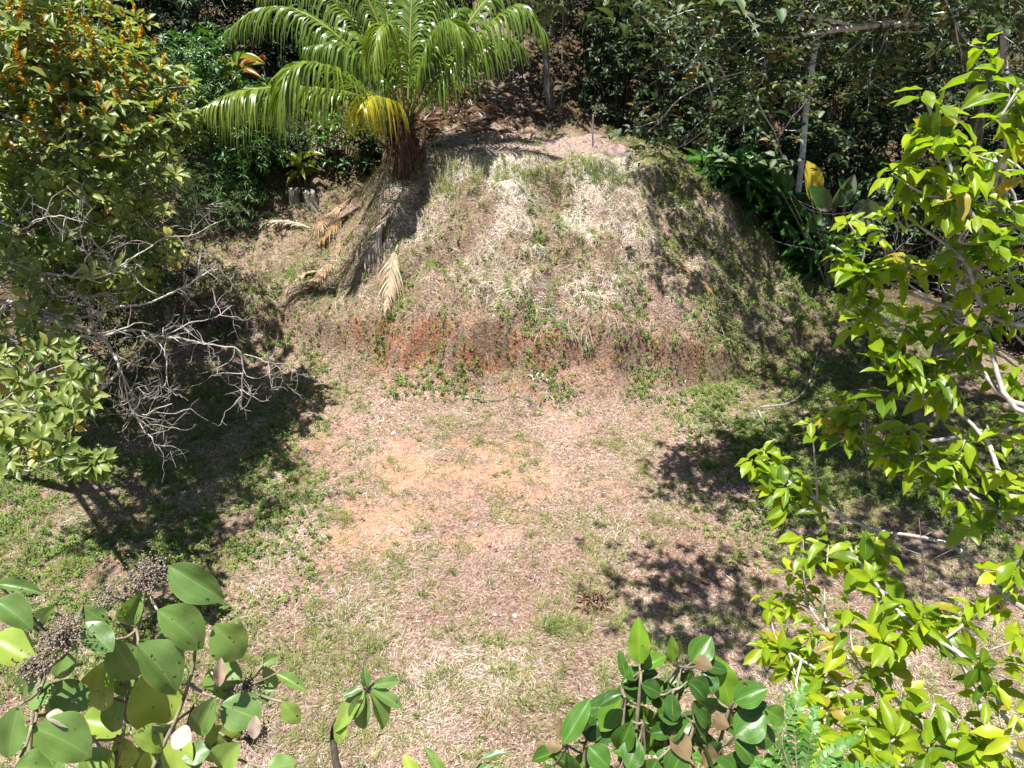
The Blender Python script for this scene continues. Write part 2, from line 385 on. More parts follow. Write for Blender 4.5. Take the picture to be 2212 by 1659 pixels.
for nm, fn in (('forest', lambda x, y: np.clip(sm(19.6, 21.5, y+(fbm(x, y, 3)-.5)*1.5)+sm(6.5, 9, x)*sm(14.5, 17.5, y)+sm(7.5, 9.5, -x)*sm(12, 14.5, y), 0, 1)), ('bare', bare), ('red', red), ('road', road), ('green', greenf)):
    a = me.attributes.new(nm, 'FLOAT', 'POINT'); a.data.foreach_set('value', fn(X, Y).astype(np.float32).ravel())
m, nt, out = new_mat('soil')
n1 = noise(nt, 3.0, 8); n2 = noise(nt, 22, 6); n3 = noise(nt, 90, 4); n4 = noise(nt, .7, 3)
c = ramp(nt, n2, [(.3, (.14, .075, .055)), (.5, (.28, .175, .14)), (.68, (.42, .31, .26))])
c = mixc(nt, math_(nt, 'MULTIPLY', attr(nt, 'green'), .55), c, ramp(nt, n2, [(.35, (.05, .06, .02)), (.65, (.16, .17, .06))]))
c = mixc(nt, attr(nt, 'bare'), c, ramp(nt, n3, [(.3, (.33, .16, .09)), (.5, (.50, .265, .165)), (.7, (.60, .36, .25))]))
c = mixc(nt, attr(nt, 'red'), c, ramp(nt, n2, [(.3, (.11, .045, .028)), (.5, (.27, .115, .06)), (.7, (.42, .22, .13))]))
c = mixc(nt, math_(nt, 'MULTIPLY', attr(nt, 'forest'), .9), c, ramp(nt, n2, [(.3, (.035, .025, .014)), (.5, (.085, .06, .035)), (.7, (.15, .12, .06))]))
c = mixc(nt, math_(nt, 'MULTIPLY', attr(nt, 'road'), .85), c, ramp(nt, n2, [(.3, (.16, .105, .085)), (.5, (.33, .245, .21)), (.7, (.45, .36, .32))]))
c = mixc(nt, .8, c, ramp(nt, n3, [(.3, (.55, .52, .5)), (.55, (1, 1, 1)), (.75, (1.25, 1.22, 1.2))]), 'MULTIPLY')
p = N(nt, 'ShaderNodeBsdfPrincipled'); nt.links.new(c, p.inputs['Base Color']); p.inputs['Roughness'].default_value = .95; p.inputs['Specular IOR Level'].default_value = .15
bp = N(nt, 'ShaderNodeBump'); bp.inputs['Strength'].default_value = .8; bp.inputs['Distance'].default_value = .04
nt.links.new(math_(nt, 'ADD', n2, math_(nt, 'MULTIPLY', n3, .5)), bp.inputs['Height']); nt.links.new(bp.outputs[0], p.inputs['Normal']); nt.links.new(p.outputs[0], out.inputs[0])
me.materials.append(m)
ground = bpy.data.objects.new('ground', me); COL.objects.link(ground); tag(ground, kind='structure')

# ------------------------------------------------------------------ scatter on the ground
def scatter(n, dens, R, xr=(-12, 10.5), yr=(4.2, 21)):
    x = R.uniform(*xr, n); y = R.uniform(*yr, n)
    keep = R.random(n) < dens(x, y)*np.clip(9/(y+2), .35, 1.3)
    x, y = x[keep], y[keep]; p = HP(x, y); u, v, d = proj(p)
    k = (u > -140) & (u < 2352) & (v > -50) & (v < 1800)
    return p[k]
def slope(p):
    e = .12; x, y = p[:, 0], p[:, 1]
    return np.stack([-(H(x+e, y)-H(x-e, y))/(2*e), -(H(x, y+e)-H(x, y-e))/(2*e)], -1)
def surfn(p):
    g = slope(p); return nrmz(np.stack([g[:, 0], g[:, 1], np.ones(len(p))], -1))
R = np.random.default_rng(21)
blade = leaf_tpl(4, 2, 'blade', 0, .28)
flatleaf = leaf_tpl(3, 3, 'ell', .18, .15)
def top_of_slope(x, y):
    t = y-foot(x); return sm(1.0, 1.6, t)*(1-sm(4.4, 5.2, t))*mmask(x, y)
strawB = Batch()
# short lying straw over the clearing
def dstraw(x, y):
    return np.clip((.30+.9*fbm(x*1.6, y*1.6+5, 4))*(1-.62*bare(x, y))*(1-.85*road(x, y))*(1-.35*red(x, y)), 0, 1)
p = scatter(620000, dstraw, R); n = len(p); sn = surfn(p)
a = R.uniform(0, 6.283, n); flow = fbm(p[:, 0]*.8, p[:, 1]*.8+60, 2)*12; a = np.where(R.random(n) < .55, flow+R.normal(0, .5, n), a)
d = np.stack([np.cos(a), np.sin(a), 0*a], -1); d = d-(d*sn).sum(-1, keepdims=True)*sn; d = nrmz(d)+sn*np.abs(R.normal(.12, .22, n))[:, None]
tl = np.clip(.05+.85*fbm(p[:, 0]*1.1+3, p[:, 1]*1.1, 4)+R.normal(0, .26, n)-.3*bank(p[:, 0], p[:, 1])-.15*sm(3.5, 5.5, p[:, 0])*sm(10, 13, p[:, 1]), 0, 1)
inst(strawB, blade, p+sn*R.uniform(.002, .03, n)[:, None], d, sn+R.normal(0, .35, (n, 3)), R.uniform(.04, .15, n), R.uniform(.0028, .0065, n), tl)
# long combed straw on the mound
def dlong(x, y): return top_of_slope(x, y)*np.clip((fbm(x*1.3+50, y*1.3, 4)-.37)*5, 0, 1)*(.38+.62*sm(2.0, 3.0, y-foot(x))*sm(-2.2, -1, x)*(1-sm(2.2, 3.6, x)))
p = scatter(300000, dlong, R, (-5, 7), (12.5, 19)); n = len(p); sn = surfn(p); g = slope(p)
sw = (fbm(p[:, 0]*.7+8, p[:, 1]*.7+90, 3)-.5)*5
a = np.arctan2(g[:, 1], g[:, 0])+sw+R.normal(0, .75, n)
d = np.stack([np.cos(a), np.sin(a), 0*a], -1); d = d-(d*sn).sum(-1, keepdims=True)*sn; d = nrmz(d)+sn*R.uniform(.1, .75, n)[:, None]
tl = np.clip(.47+.8*fbm(p[:, 0]*1.4+33, p[:, 1]*1.4, 3)+R.normal(0, .22, n)-.15*sm(2.2, 4, p[:, 0]), 0, 1)
inst(strawB, leaf_tpl(5, 2, 'blade', 0, .55), p, d, sn+R.normal(0, .2, (n, 3)), R.uniform(.08, .34, n), R.uniform(.0035, .008, n), tl)
p = scatter(20000, lambda x, y: sm(.75, .95, y-foot(x))*(1-sm(1.2, 1.6, y-foot(x)))*np.clip(fbm(x*1.3+44, x*0+3, 3)*4-1.5, 0, 1), R, (-8, 5.5), (12.5, 18)); n = len(p); sn = surfn(p); g = nrmz(slope(p)+1e-6)
d = np.stack([g[:, 0]*.7, g[:, 1]*.7, -.3*np.ones(n)], -1)+sn*.5+R.normal(0, .3, (n, 3))
inst(strawB, leaf_tpl(5, 2, 'blade', 0, .7), p+sn*.04, d, sn+R.normal(0, .3, (n, 3)), R.uniform(.2, .55, n), R.uniform(.004, .008, n), np.clip(R.normal(.62, .2, n), 0, 1))
# dead stems hanging over the bank
p = scatter(60000, lambda x, y: bank(x, y)*np.clip(fbm(x*1.5, y+3, 3)*1.5-.3, 0, 1), R, (-11, 7), (12, 19)); n = len(p); sn = surfn(p)
d = sn*.5+R.normal(0, .45, (n, 3))+np.array([0, 0, -.1])
inst(strawB, blade, p, d, sn+R.normal(0, .4, (n, 3)), R.uniform(.08, .35, n), R.uniform(.003, .007, n), np.clip(R.normal(.35, .25, n), 0, 1))
tag(strawB.build('dry_grass', M['straw']), kind='stuff')

litB = Batch()
def dlit(x, y): return np.clip(fbm(x*1.1+70, y*1.1, 4)*1.6-.45+.35*sm(2.5, 5, x)*sm(9, 12, y)+.3*sm(17, 19, y)+.45*bank(x, y)-.7*bare(x, y), 0, 1)
p = scatter(95000, dlit, R); n = len(p); sn = surfn(p); d = R.normal(0, 1, (n, 3)); d = d-(d*sn).sum(-1, keepdims=True)*sn*.85
L = R.uniform(.02, .085, n)
tl = np.clip(R.normal(.42, .26, n), 0, 1)
inst(litB, flatleaf, p+sn*.012, d, sn+R.normal(0, .35, (n, 3)), L, L*R.uniform(.2, .5, n), tl)
# long strappy litter beside the palm on the road edge
c0 = gnd(985, 250)
q = np.stack([R.normal(c0[0], 1.0, 1500), R.normal(c0[1], .9, 1500)], -1); p = HP(q[:, 0], q[:, 1]); n = len(p)
d = R.normal(0, 1, (n, 3))*np.array([1, .6, .25])
inst(litB, leaf_tpl(4, 3, 'ell', .2, .2), p+up*.03, d, up+R.normal(0, .4, (n, 3)), R.uniform(.15, .5, n), R.uniform(.02, .05, n), R.uniform(.35, 1, n))
tag(litB.build('leaf_litter', M['litter']), kind='stuff')

grB = Batch()
tpl_g = leaf_tpl(4, 2, 'blade', 0, .35)
def tufts(P, nb, L, spread, R, w=.006, tl=.5):
    k = len(P); n = k*nb
    b = np.repeat(P, nb, 0); ph = R.uniform(0, 6.283, n); th = np.abs(R.normal(0, spread, n))
    d = np.stack([np.cos(ph)*np.sin(th), np.sin(ph)*np.sin(th), np.cos(th)], -1)
    Ls = np.repeat(np.broadcast_to(L, k), nb)*R.uniform(.4, 1.1, n)
    b = b+np.stack([np.cos(ph), np.sin(ph), 0*ph], -1)*(R.random(n)*.05)[:, None]
    nn = np.stack([-np.cos(ph)*np.cos(th), -np.sin(ph)*np.cos(th), np.sin(th)], -1)
    inst(grB, tpl_g, b, d, nn, Ls, w*R.uniform(.6, 1.3, n), np.clip(np.repeat(np.broadcast_to(tl, k), nb)+R.normal(0, .2, n), 0, 1))
def dg(x, y): return np.clip((greenf(x, y)-.12)*1.25, 0, 1)*(1-.65*bare(x, y))*(1-.8*road(x, y))*(1-.5*red(x, y))
p = scatter(85000, lambda x, y: dg(x, y)*np.clip(fbm(x*2.2+9, y*2.2, 3)*4-1.3, 0, 1), R); tufts(p, 12, R.uniform(.05, .16, len(p)), .8, R, .007, R.uniform(.3, 1, len(p)))
p = scatter(9000, lambda x, y: dg(x, y)*(fbm(x*2, y*2, 2) > .48-.08*top_of_slope(x, y)), R); tufts(p, 26, R.uniform(.12, .26, len(p))*(1+.5*top_of_slope(p[:, 0], p[:, 1])), .6, R, .007, R.uniform(.3, .85, len(p)))
tag(grB.build('grass', M['grass']), kind='stuff')

wdB = Batch()
def dw(x, y):
    g = 1.25*sm(2.6, 4.6, x)*sm(7.5, 11, y)+.7*sm(2.2, 5, -x)*(1-sm(13, 15, y))*sm(5, 8, y)+1.0*sm(-.4, .1, y-foot(x))*(1-sm(1.2, 2.2, y-foot(x)))*np.clip(fbm(x*1.3+4, y*2.3, 3)*3-1.1, 0, 1)+.28*top_of_slope(x, y)+.35*sm(3.5, 5, -x)*sm(14.5, 15.5, y)
    return np.clip(g*np.clip(fbm(x*1.5+80, y*1.5, 4)*4-1.35, 0, 1), 0, 1)*(1-road(x, y))
p = scatter(150000, dw, R); sn = surfn(p)
rosettes(wdB, flatleaf, p+sn*R.uniform(.01, .10, len(p))[:, None], sn+up*.5, 5, .055, .55, (1.15, .3), R=R, tint=np.clip(R.normal(.5, .2, len(p)), 0, 1))
tag(wdB.build('creeping_weeds', M['weed']), kind='stuff')
orB = Batch()
p = scatter(260, lambda x, y: sm(1.5, 5, x)*sm(5, 9, y), R); n = len(p); sn = surfn(p)
inst(orB, leaf_tpl(4, 3, 'ell', .2, .3), p+sn*.04, R.normal(0, 1, (n, 3))*np.array([1, 1, .2]), sn+R.normal(0, .4, (n, 3)), R.uniform(.05, .13, n), R.uniform(.03, .06, n), R.random(n))
tag(orB.build('fallen_leaves', M['orange']), kind='stuff')

# tall green clumps on the mound edge and in the clearing: things
def clump(u, v, L, nb, label, sp=.35, tl=.45, grp='tall green grass clumps', wid=.25):
    global grB
    c = gnd(u, v); r = root('grass_clump', c, label, 'grass clump', grp); grB = Batch()
    q = c[:2]+R.normal(0, wid, (max(3, nb//14), 2))*np.array([1.3, .6]); tufts(HP(q[:, 0], q[:, 1]), 14, L, sp, R, .008, tl)
    grB.build('blades', M['grass'], r)
for a in [(905, 385, .55, 300, 'tall green grass clump beside the palm base at the mound edge', .3, .6), (975, 395, .5, 280, 'tall yellowish green grass clump just right of the one beside the palm', .35, .7),
          (1105, 385, .42, 240, 'green grass clump at the middle of the mound crest', .35, .5), (1175, 378, .45, 240, 'fresh green grass clump right of centre on the mound crest', .35, .45),
          (1272, 385, .55, 260, 'upright green grass clump near the right end of the mound crest', .3, .4), (1315, 380, .5, 240, 'dark green grass clump in front of the boulder', .35, .3),
          (1175, 640, .5, 120, 'spindly green grass clump on the lower mound slope', .25, .6), (1300, 660, .4, 160, 'green grass clump above the pale straw swath on the bank', .4, .5),
          (1060, 560, .3, 100, 'small green clump in the middle of the straw slope', .5, .3), (1240, 510, .35, 110, 'green clump at the edge of the shade on the straw slope', .5, .35, 'tall green grass clumps', .12)]:
    clump(*a)
for u, v, L, nb, lb in [(1195, 1365, .28, 120, 'largest dark green grass tuft in the lower clearing near the shadow'), (950, 1470, .26, 80, 'spiky green tuft on pale straw near the bottom of the clearing'),
                        (1540, 1010, .26, 180, 'wide soft green tuft in the right of the clearing by the lime tree'), (1270, 1285, .2, 70, 'small green tuft left of the shaded patch'),
                        (1080, 1390, .2, 60, 'thin green tuft left of the largest tuft'), (1500, 1080, .2, 70, 'thin green tuft under the soft wide tuft'), (845, 1020, .16, 50, 'small green tuft on the orange bare soil'), (500, 1010, .2, 60, 'green tuft at the edge of the left tree shadow')]:
    clump(u, v, L, nb, lb, .75, .35, 'green tufts in the clearing', .08)

# ------------------------------------------------------------------ trees
tpl_far = leaf_tpl(3, 3, 'ell', .15, .22)
tpl_mid = leaf_tpl(4, 3, 'ell', .16, .25)
tpl_nar = leaf_tpl(4, 3, 'acu', .14, .3)
tpl_obo = leaf_tpl(4, 3, 'obo', .16, .22)

def tree(name, label, cat, base, h, spread, leaf, bark, seed, group=None, nl=14, clumps=60, ros=12, nleaf=7, L=.13, wr=.42, tpl=tpl_far, z0=.22, cr=.55, tr=.11, lean=(0, 0), down=.15, jt=.3):
    R = np.random.default_rng(seed); base = np.asarray(base, float)
    r = root(name, base, label, cat, group); B = Batch()
    s = np.linspace(0, 1, 14)
    tp = base+np.stack([lean[0]*h*s+.12*np.sin(s*5+seed), lean[1]*h*s+.1*np.cos(s*4+seed)-.1, h*.9*s], -1); tp[0] = base-[0, 0, .1]
    tube(B, tp, np.linspace(tr, tr*.25, 14)*np.where(s < .08, 1.35, 1), 9, .5)
    C = []
    for k in range(nl):
        f = z0+(1-z0)*(k+.5)/nl; i = min(int(f*13), 12); o = tp[i]
        az = k*2.4+R.normal(0, .3); prof = math.sin(math.pi*min(1, .18+.80*(f-z0)/(1-z0)))**.6
        ln = spread*prof*R.uniform(.75, 1.15)
        d = np.array([math.cos(az), math.sin(az), R.uniform(.1, .55)])
        mid = o+d*ln*.55+R.normal(0, .1, 3); end = o+d*ln+np.array([0, 0, -.1*ln])
        P = smooth_path([o, mid, end], 9); tube(B, P, np.linspace(tr*.45, tr*.1, 9), 6, .5)
        for q in range(max(1, clumps//nl)):
            c = P[R.integers(3, 9)]+R.normal(0, .28*spread*.5, 3); C.append(c)
            tube(B, [P[5], (P[5]+c)/2+R.normal(0, .05, 3), c], [.018, .013, .006], 4, .5)
    C.append(tp[-1]); C = np.array(C)
    B.build('trunk', M[bark], r)
    P = (C[:, None]+R.normal(0, 1, (len(C), ros, 3))*cr*np.array([1, 1, .6])).reshape(-1, 3)
    ax = P-(base+[lean[0]*h*.6, lean[1]*h*.6, h*.5]); ax = nrmz(ax)*.8+np.array([0, 0, .75])
    tl = np.repeat(R.uniform(.2, .75, len(C)), ros)+R.normal(0, .1, len(P))
    LB = Batch(); rosettes(LB, tpl, P, ax, nleaf, L, wr, (1.15, .4), down, np.clip(tl, 0, 1), R, jt)
    LB.build('crown', M[leaf], r)
    return r

G = 'forest trees around the clearing'
def gz(x, y): return [x, y, float(H(x, y))]
fa = tree('forest_tree', 'dark leafy forest tree with leaning pale trunks at the end of the dirt track', 'tree', gz(1.25, 23.0), 7.4, 2.6, 'grey', 'pale', 5, G, L=.16, lean=(-.15, .0), tr=.10, z0=.38, clumps=70, ros=13)
fb = tree('forest_tree', 'dark dense forest tree directly behind the boulder', 'tree', gz(4.3, 23.4), 8.2, 2.7, 'dark', 'bark', 8, G, L=.17, clumps=80, ros=13, z0=.12)
fc = tree('forest_tree', 'broad dark forest tree over the strap leaved plants', 'tree', gz(8.3, 22.6), 8.4, 2.9, 'dark', 'bark', 12, G, L=.18, wr=.5, clumps=80, ros=13, z0=.12)
fd = tree('forest_tree', 'grey green tall forest tree behind the leaning pale pole', 'tree', gz(6.5, 24.6), 9.5, 3., 'mid', 'pale', 14, G, L=.16, clumps=80, ros=13, z0=.2)
for src, x, y, rz, sc, lb in [
    (fb, 11.3, 21.5, 1.1, 1.05, 'dark forest tree behind the paddle leaved plant'), (fd, 13.6, 22.5, 2.2, 1.0, 'tall forest tree behind the mossy trunks at the right edge'),
    (fc, 2.6, 27.3, .6, 1.05, 'dark forest tree behind the one with pale trunks'), (fb, 6.0, 28.2, 2.8, 1.15, 'second row forest tree above the boulder'),
    (fd, 10.0, 27.5, 4.0, 1.1, 'second row forest tree above the leaning pole'), (fc, 14.5, 27.8, 5.1, 1.2, 'second row forest tree near the right edge'),
    (fa, 1.6, 32.0, 2.0, 1.3, 'far forest tree beside the upper bend of the track'), (fb, -1.4, 35.5, 3.3, 1.2, 'far tree closing the top of the track'),
    (fd, 5.0, 33.5, 1.4, 1.3, 'far tall tree seen between two dark crowns'), (fc, 9.5, 33.5, .4, 1.35, 'far dark tree high on the slope to the right'),
    (fb, 15.5, 34.0, 5.5, 1.4, 'far tree on the slope behind the mossy trunks'), (fd, 20.5, 30.0, 2.6, 1.3, 'far tree at the right edge of the forest'),
    (fc, 17.5, 24.0, 3.7, 1.1, 'shady tree at the right edge behind the lime green tree'), (fa, -2.6, 27.5, 1.7, 1.0, 'forest tree with pale trunk added behind the palm crown to shade the track'), (fb, -12.0, 25.5, 2.7, 1.0, 'dark tree between the tall drooping trees at the back left'), (fc, -6.0, 29.5, 1.7, 1.0, 'dark tree on the slope behind the left fronds'), (fc, -11.5, 27.5, .4, 1.1, 'dark tree filling the gap behind the mango tree'), (fb, -7.0, 26.0, 3.4, 1.0, 'dark tree left of the palm crown top'), (fb, -17.0, 22.0, 4.7, 1.1, 'dark tree behind the flowering tree at the left edge'), (fa, -5.5, 33.0, 4.4, 1.25, 'far tree above the palm crown'),  # pale trunked copy behind the palm is put in to shade the track
    (fb, -9.5, 30.5, .9, 1.2, 'dark tree high behind the mango tree'), (fc, -14.0, 29.5, 2.1, 1.3, 'dark tree high behind the flowering tree'), (fd, -20, 28.0, 4.9, 1.3, 'far tree at the left edge of the forest'),
    (fd, -2.8, 41.0, 1.0, 1.4, 'distant tree on the hill crest behind the palm'), (fb, 3, 42.0, 2., 1.5, 'distant tree on the hill crest behind the track'), (fc, 10, 43.0, 3., 1.6, 'distant tree on the hill crest at the right'), (fa, -10, 40.0, 5., 1.6, 'distant tree on the hill crest at the left')]:
    copy_tree(src, gz(x, y), rz, sc, lb)

# left background trees
tree('mango_tree', 'glossy green mango tree with a bright rounded top behind the flowering tree', 'tree', gz(-8.2, 20.0), 4.9, 1.7, 'mango', 'bark', 31, None, L=.19, wr=.24, tpl=tpl_nar, clumps=120, ros=10, nleaf=9, z0=.15, cr=.42, down=.3)
tree('dark_tree', 'tall dark green tree with drooping leaves above the mango tree', 'tree', gz(-9.6, 23.5), 8.0, 2.7, 'dark', 'pale', 32, None, L=.22, wr=.28, tpl=tpl_nar, clumps=130, ros=13, nleaf=8, down=.3)
tree('dark_tree', 'tall dark tree partly hidden by the flowering crown', 'tree', gz(-14.0, 22.0), 7.5, 2.8, 'dark', 'bark', 33, None, L=.22, wr=.28, tpl=tpl_nar, clumps=130, ros=13, nleaf=8, down=.3)
tree('narrow_leaf_tree', 'dark grey green narrow leaved tree beside the shaded stumps', 'tree', gz(-8.2, 15.9), 4.3, 1.75, 'grey', 'pale', 34, None, L=.15, wr=.2, tpl=tpl_nar, clumps=100, ros=11, nleaf=10, z0=.1, cr=.42, tr=.08, down=.1)
tree('narrow_leaf_tree', 'narrow leaved tree low in the shade under the flowering tree', 'tree', gz(-9.4, 13.5), 4.0, 1.6, 'dark', 'pale', 35, None, L=.15, wr=.22, tpl=tpl_nar, clumps=80, ros=11, nleaf=9, z0=.1, cr=.42, tr=.08, down=.1)

# tall tree whose pale leaning stem crosses the forest edge, crown above the picture
def poletree():
    b = gnd(1700, 552); top = aty(1772, 40, 19.5); dv = top-b
    r = root('leaning_tree', b, 'slender tree with a pale bare leaning stem in front of the dark forest', 'tree'); B = Batch()
    P = smooth_path([b-[0, 0, .1], b+dv*.35+[.05, 0, 0], b+dv*.7-[.04, 0, 0], top, top+dv*.55], 30)
    tube(B, P, np.linspace(.085, .05, 30), 9); R = np.random.default_rng(4); C = []
    for k in range(16):
        o = P[R.integers(21, 30)]; az = k*2.4; d = np.array([math.cos(az), math.sin(az), R.uniform(-.1, .4)])*R.uniform(1.2, 3.6)
        Q = smooth_path([o, o+d*.5+R.normal(0, .1, 3), o+d], 8); tube(B, Q, np.linspace(.035, .01, 8), 5)
        C += [Q[i]+R.normal(0, .2, 3) for i in (4, 5, 6, 7, 7)]
    for k in range(21):  # limbs out of view, added to dapple the mound's right flank with shade
        e = np.array([R.uniform(2.0, 7.6), R.uniform(13.6, 18.4), R.uniform(7.75, 9.2)]); o = P[R.integers(22, 30)]
        Q = smooth_path([o, (o+e)/2+[0, 0, .3], e], 8); tube(B, Q, np.linspace(.04, .012, 8), 5); C += [Q[i]+R.normal(0, .25, 3) for i in (5, 6, 7, 7)]
    B.build('trunk', M['polebark'], r); C = np.array(C)
    P2 = (C[:, None]+R.normal(0, .3, (len(C), 10, 3))).reshape(-1, 3); P2 = P2[P2[:, 2] > 7.62]
    LB = Batch(); rosettes(LB, tpl_mid, P2, P2*0+up, 6, .17, .5, (1.2, .3), .15, None, R); LB.build('crown', M['mid'], r)
poletree()

# right-hand trees with mossy trunks and the pale limb reaching over the clearing
def mossy(name, label, trunk, rad, limbs, crown, bark, leaf, L, seed, nros=9, cr=.35, n=6, twigs=True):
    R = np.random.default_rng(seed); r = root(name, trunk[0], label, 'tree'); B = Batch()
    P = smooth_path(trunk, 30); tube(B, P, np.linspace(rad, rad*.45, 30), 10); C = list(crown)
    B2 = Batch()
    for lp, lr in limbs:
        Q = smooth_path(lp, 20); tube(B2, Q, np.linspace(lr, lr*.3, 20), 7)
        if twigs:
            for k in range(9):
                i = R.integers(6, 20); tips = []
                twig(B2, Q[i], nrmz(nrmz(Q[min(i+1, 19)]-Q[i-1])*.6+R.normal(0, .6, 3)), R.uniform(.6, 1.3), .012, 1, R, .3, tips)
                C += [t[0] for t in tips]
    B.build('trunk', M[bark], r)
    if limbs: B2.build('branches', M['polebark'], r)
    C = np.array(C); P2 = (C[:, None]+R.normal(0, cr, (len(C), nros, 3))*np.array([1, 1, .6])).reshape(-1, 3)
    LB = Batch(); rosettes(LB, tpl_mid, P2, P2*0+up, n, L, .5, (1.2, .35), .15, None, R); LB.build('crown', M[leaf], r)
b = gz(11.0, 13.0)
mossy('overhanging_tree', 'tree at the right edge with a pale bare limb reaching over the clearing', [b, aty(2290, 350, 12.6), aty(2215, 60, 12.0), aty(2160, -120, 11.6)], .17,
      [([aty(2200, -10, 11.7), aty(2120, 12, 11.4), aty(1985, 45, 10.9), aty(1880, 55, 10.5), aty(1750, 72, 10.1), aty(1640, 95, 9.8)], .07),
       ([aty(1850, 55, 10.4), aty(1700, 30, 10.0), aty(1560, 50, 9.7), aty(1450, 60, 9.5)], .022),
       ([aty(1800, 62, 10.3), aty(1700, 120, 10.0), aty(1620, 150, 9.8), aty(1540, 172, 9.6)], .018),
       ([aty(2180, -40, 11.7), aty(2000, -60, 11), aty(1800, -50, 10.2), aty(1600, -30, 9.4)], .04), ([aty(2180, -100, 11.7), aty(2000, -60, 12.5), aty(1850, -50, 13.5), aty(1750, -50, 14.5)], .04), ([aty(2180, -100, 11.7), aty(2080, -60, 12.5), aty(2000, -40, 13), aty(1930, -40, 12.6)], .035),  # limbs from here on run above the frame, added for ground shade
       ([aty(2180, -100, 11.7), aty(2150, -150, 10), aty(2100, -160, 8.6), aty(2030, -160, 7.6)], .04),
       ([aty(2180, -100, 11.7), aty(2300, -150, 11), aty(2350, -160, 10), aty(2400, -150, 9)], .04)], [], 'moss', 'grey', .13, 51, 8, .26, 5)
mossy('mossy_tree', 'dark mossy curved trunk behind the lime green tree', [gz(*aty(2130, 500, 13.2)[:2]), aty(2112, 280, 13.2), aty(2100, 150, 13.2), aty(2062, 70, 13.2), aty(2035, -10, 13.2), aty(2020, -100, 13.2)], .11, [],
      list(aty(2020, -130, 13.2)+np.random.default_rng(1).normal(0, 1, (40, 3))*[1.2, 1.2, .4]), 'moss', 'mid', .15, 52)
mossy('lichen_tree', 'thick pale lichen covered trunk at the right edge', [aty(2120, 520, 11.5)*[1, 1, 0]+[0, 0, .2], aty(2150, 430, 11.5), aty(2195, 300, 11.5), aty(2225, 160, 11.5), aty(2245, -60, 11.5)], .17,
      [([aty(2180, 330, 11.5), aty(2170, 150, 11.8), aty(2165, 30, 12), aty(2150, -60, 12.2)], .07)], list(np.stack([np.random.default_rng(2).uniform(3.9, 9.5, 190), np.random.default_rng(3).uniform(6.0, 13.5, 190), np.random.default_rng(4).uniform(7.9, 9.4, 190)], -1))+list(np.stack([np.random.default_rng(5).uniform(.3, 1.9, 26), np.random.default_rng(6).uniform(5.4, 7.3, 26), np.random.default_rng(7).uniform(7.95, 8.6, 26)], -1)), 'moss', 'mid', .14, 53, twigs=False)  # loose leaf clusters above view, added to cast shade on the clearing

b = np.array(gz(2.7, 26.0)); q = np.random.default_rng(8)
mossy('added_shade_tree', 'added tall dark trunk whose unseen high crown shades the dirt track', [b-[0, 0, .2], b+[0, -.2, 2.5], b+[-.3, -.4, 5], b+[-.9, -.6, 8]], .13,  # tree put in so its crown above the frame shades the track
      [([b+[-.6, -.5, 6], b+[-1.5, 0, 7.2], b+[-3, .3, 8]], .05), ([b+[-.6, -.5, 6.2], b+[-1.8, -1.5, 7.4], b+[-3, -3, 8]], .05)], list(np.stack([q.uniform(-2.6, 1.8, 90), q.uniform(20.2, 27.5, 90), q.uniform(7.9, 9.8, 90)], -1)), 'bark', 'mid', .17, 54, twigs=False)
# thin bare stems in the forest edge
for k, (u, v, u2, v2, lb) in enumerate([(1208, 250, 1214, 120, 'thin pale vine stem hanging at the forest edge beside the track'), (1512, 400, 1530, 290, 'thin grey sapling stem at the forest edge right of the boulder'), (1195, 220, 1180, 130, 'thin dark vine stem left of the pale vine')]):
    b = gnd(u, v); r = b+(aty(u2, v2, b[1]+.1)-b)
    B = Batch(); tube(B, smooth_path([b-[0, 0, .1], b*.5+r*.5+[.06, 0, 0], r, r+[0, .1, 2.2]], 14), np.linspace(.022, .012, 14), 6)
    tag(B.build('bare_sapling', M['pale'], origin=b), lb, 'sapling')

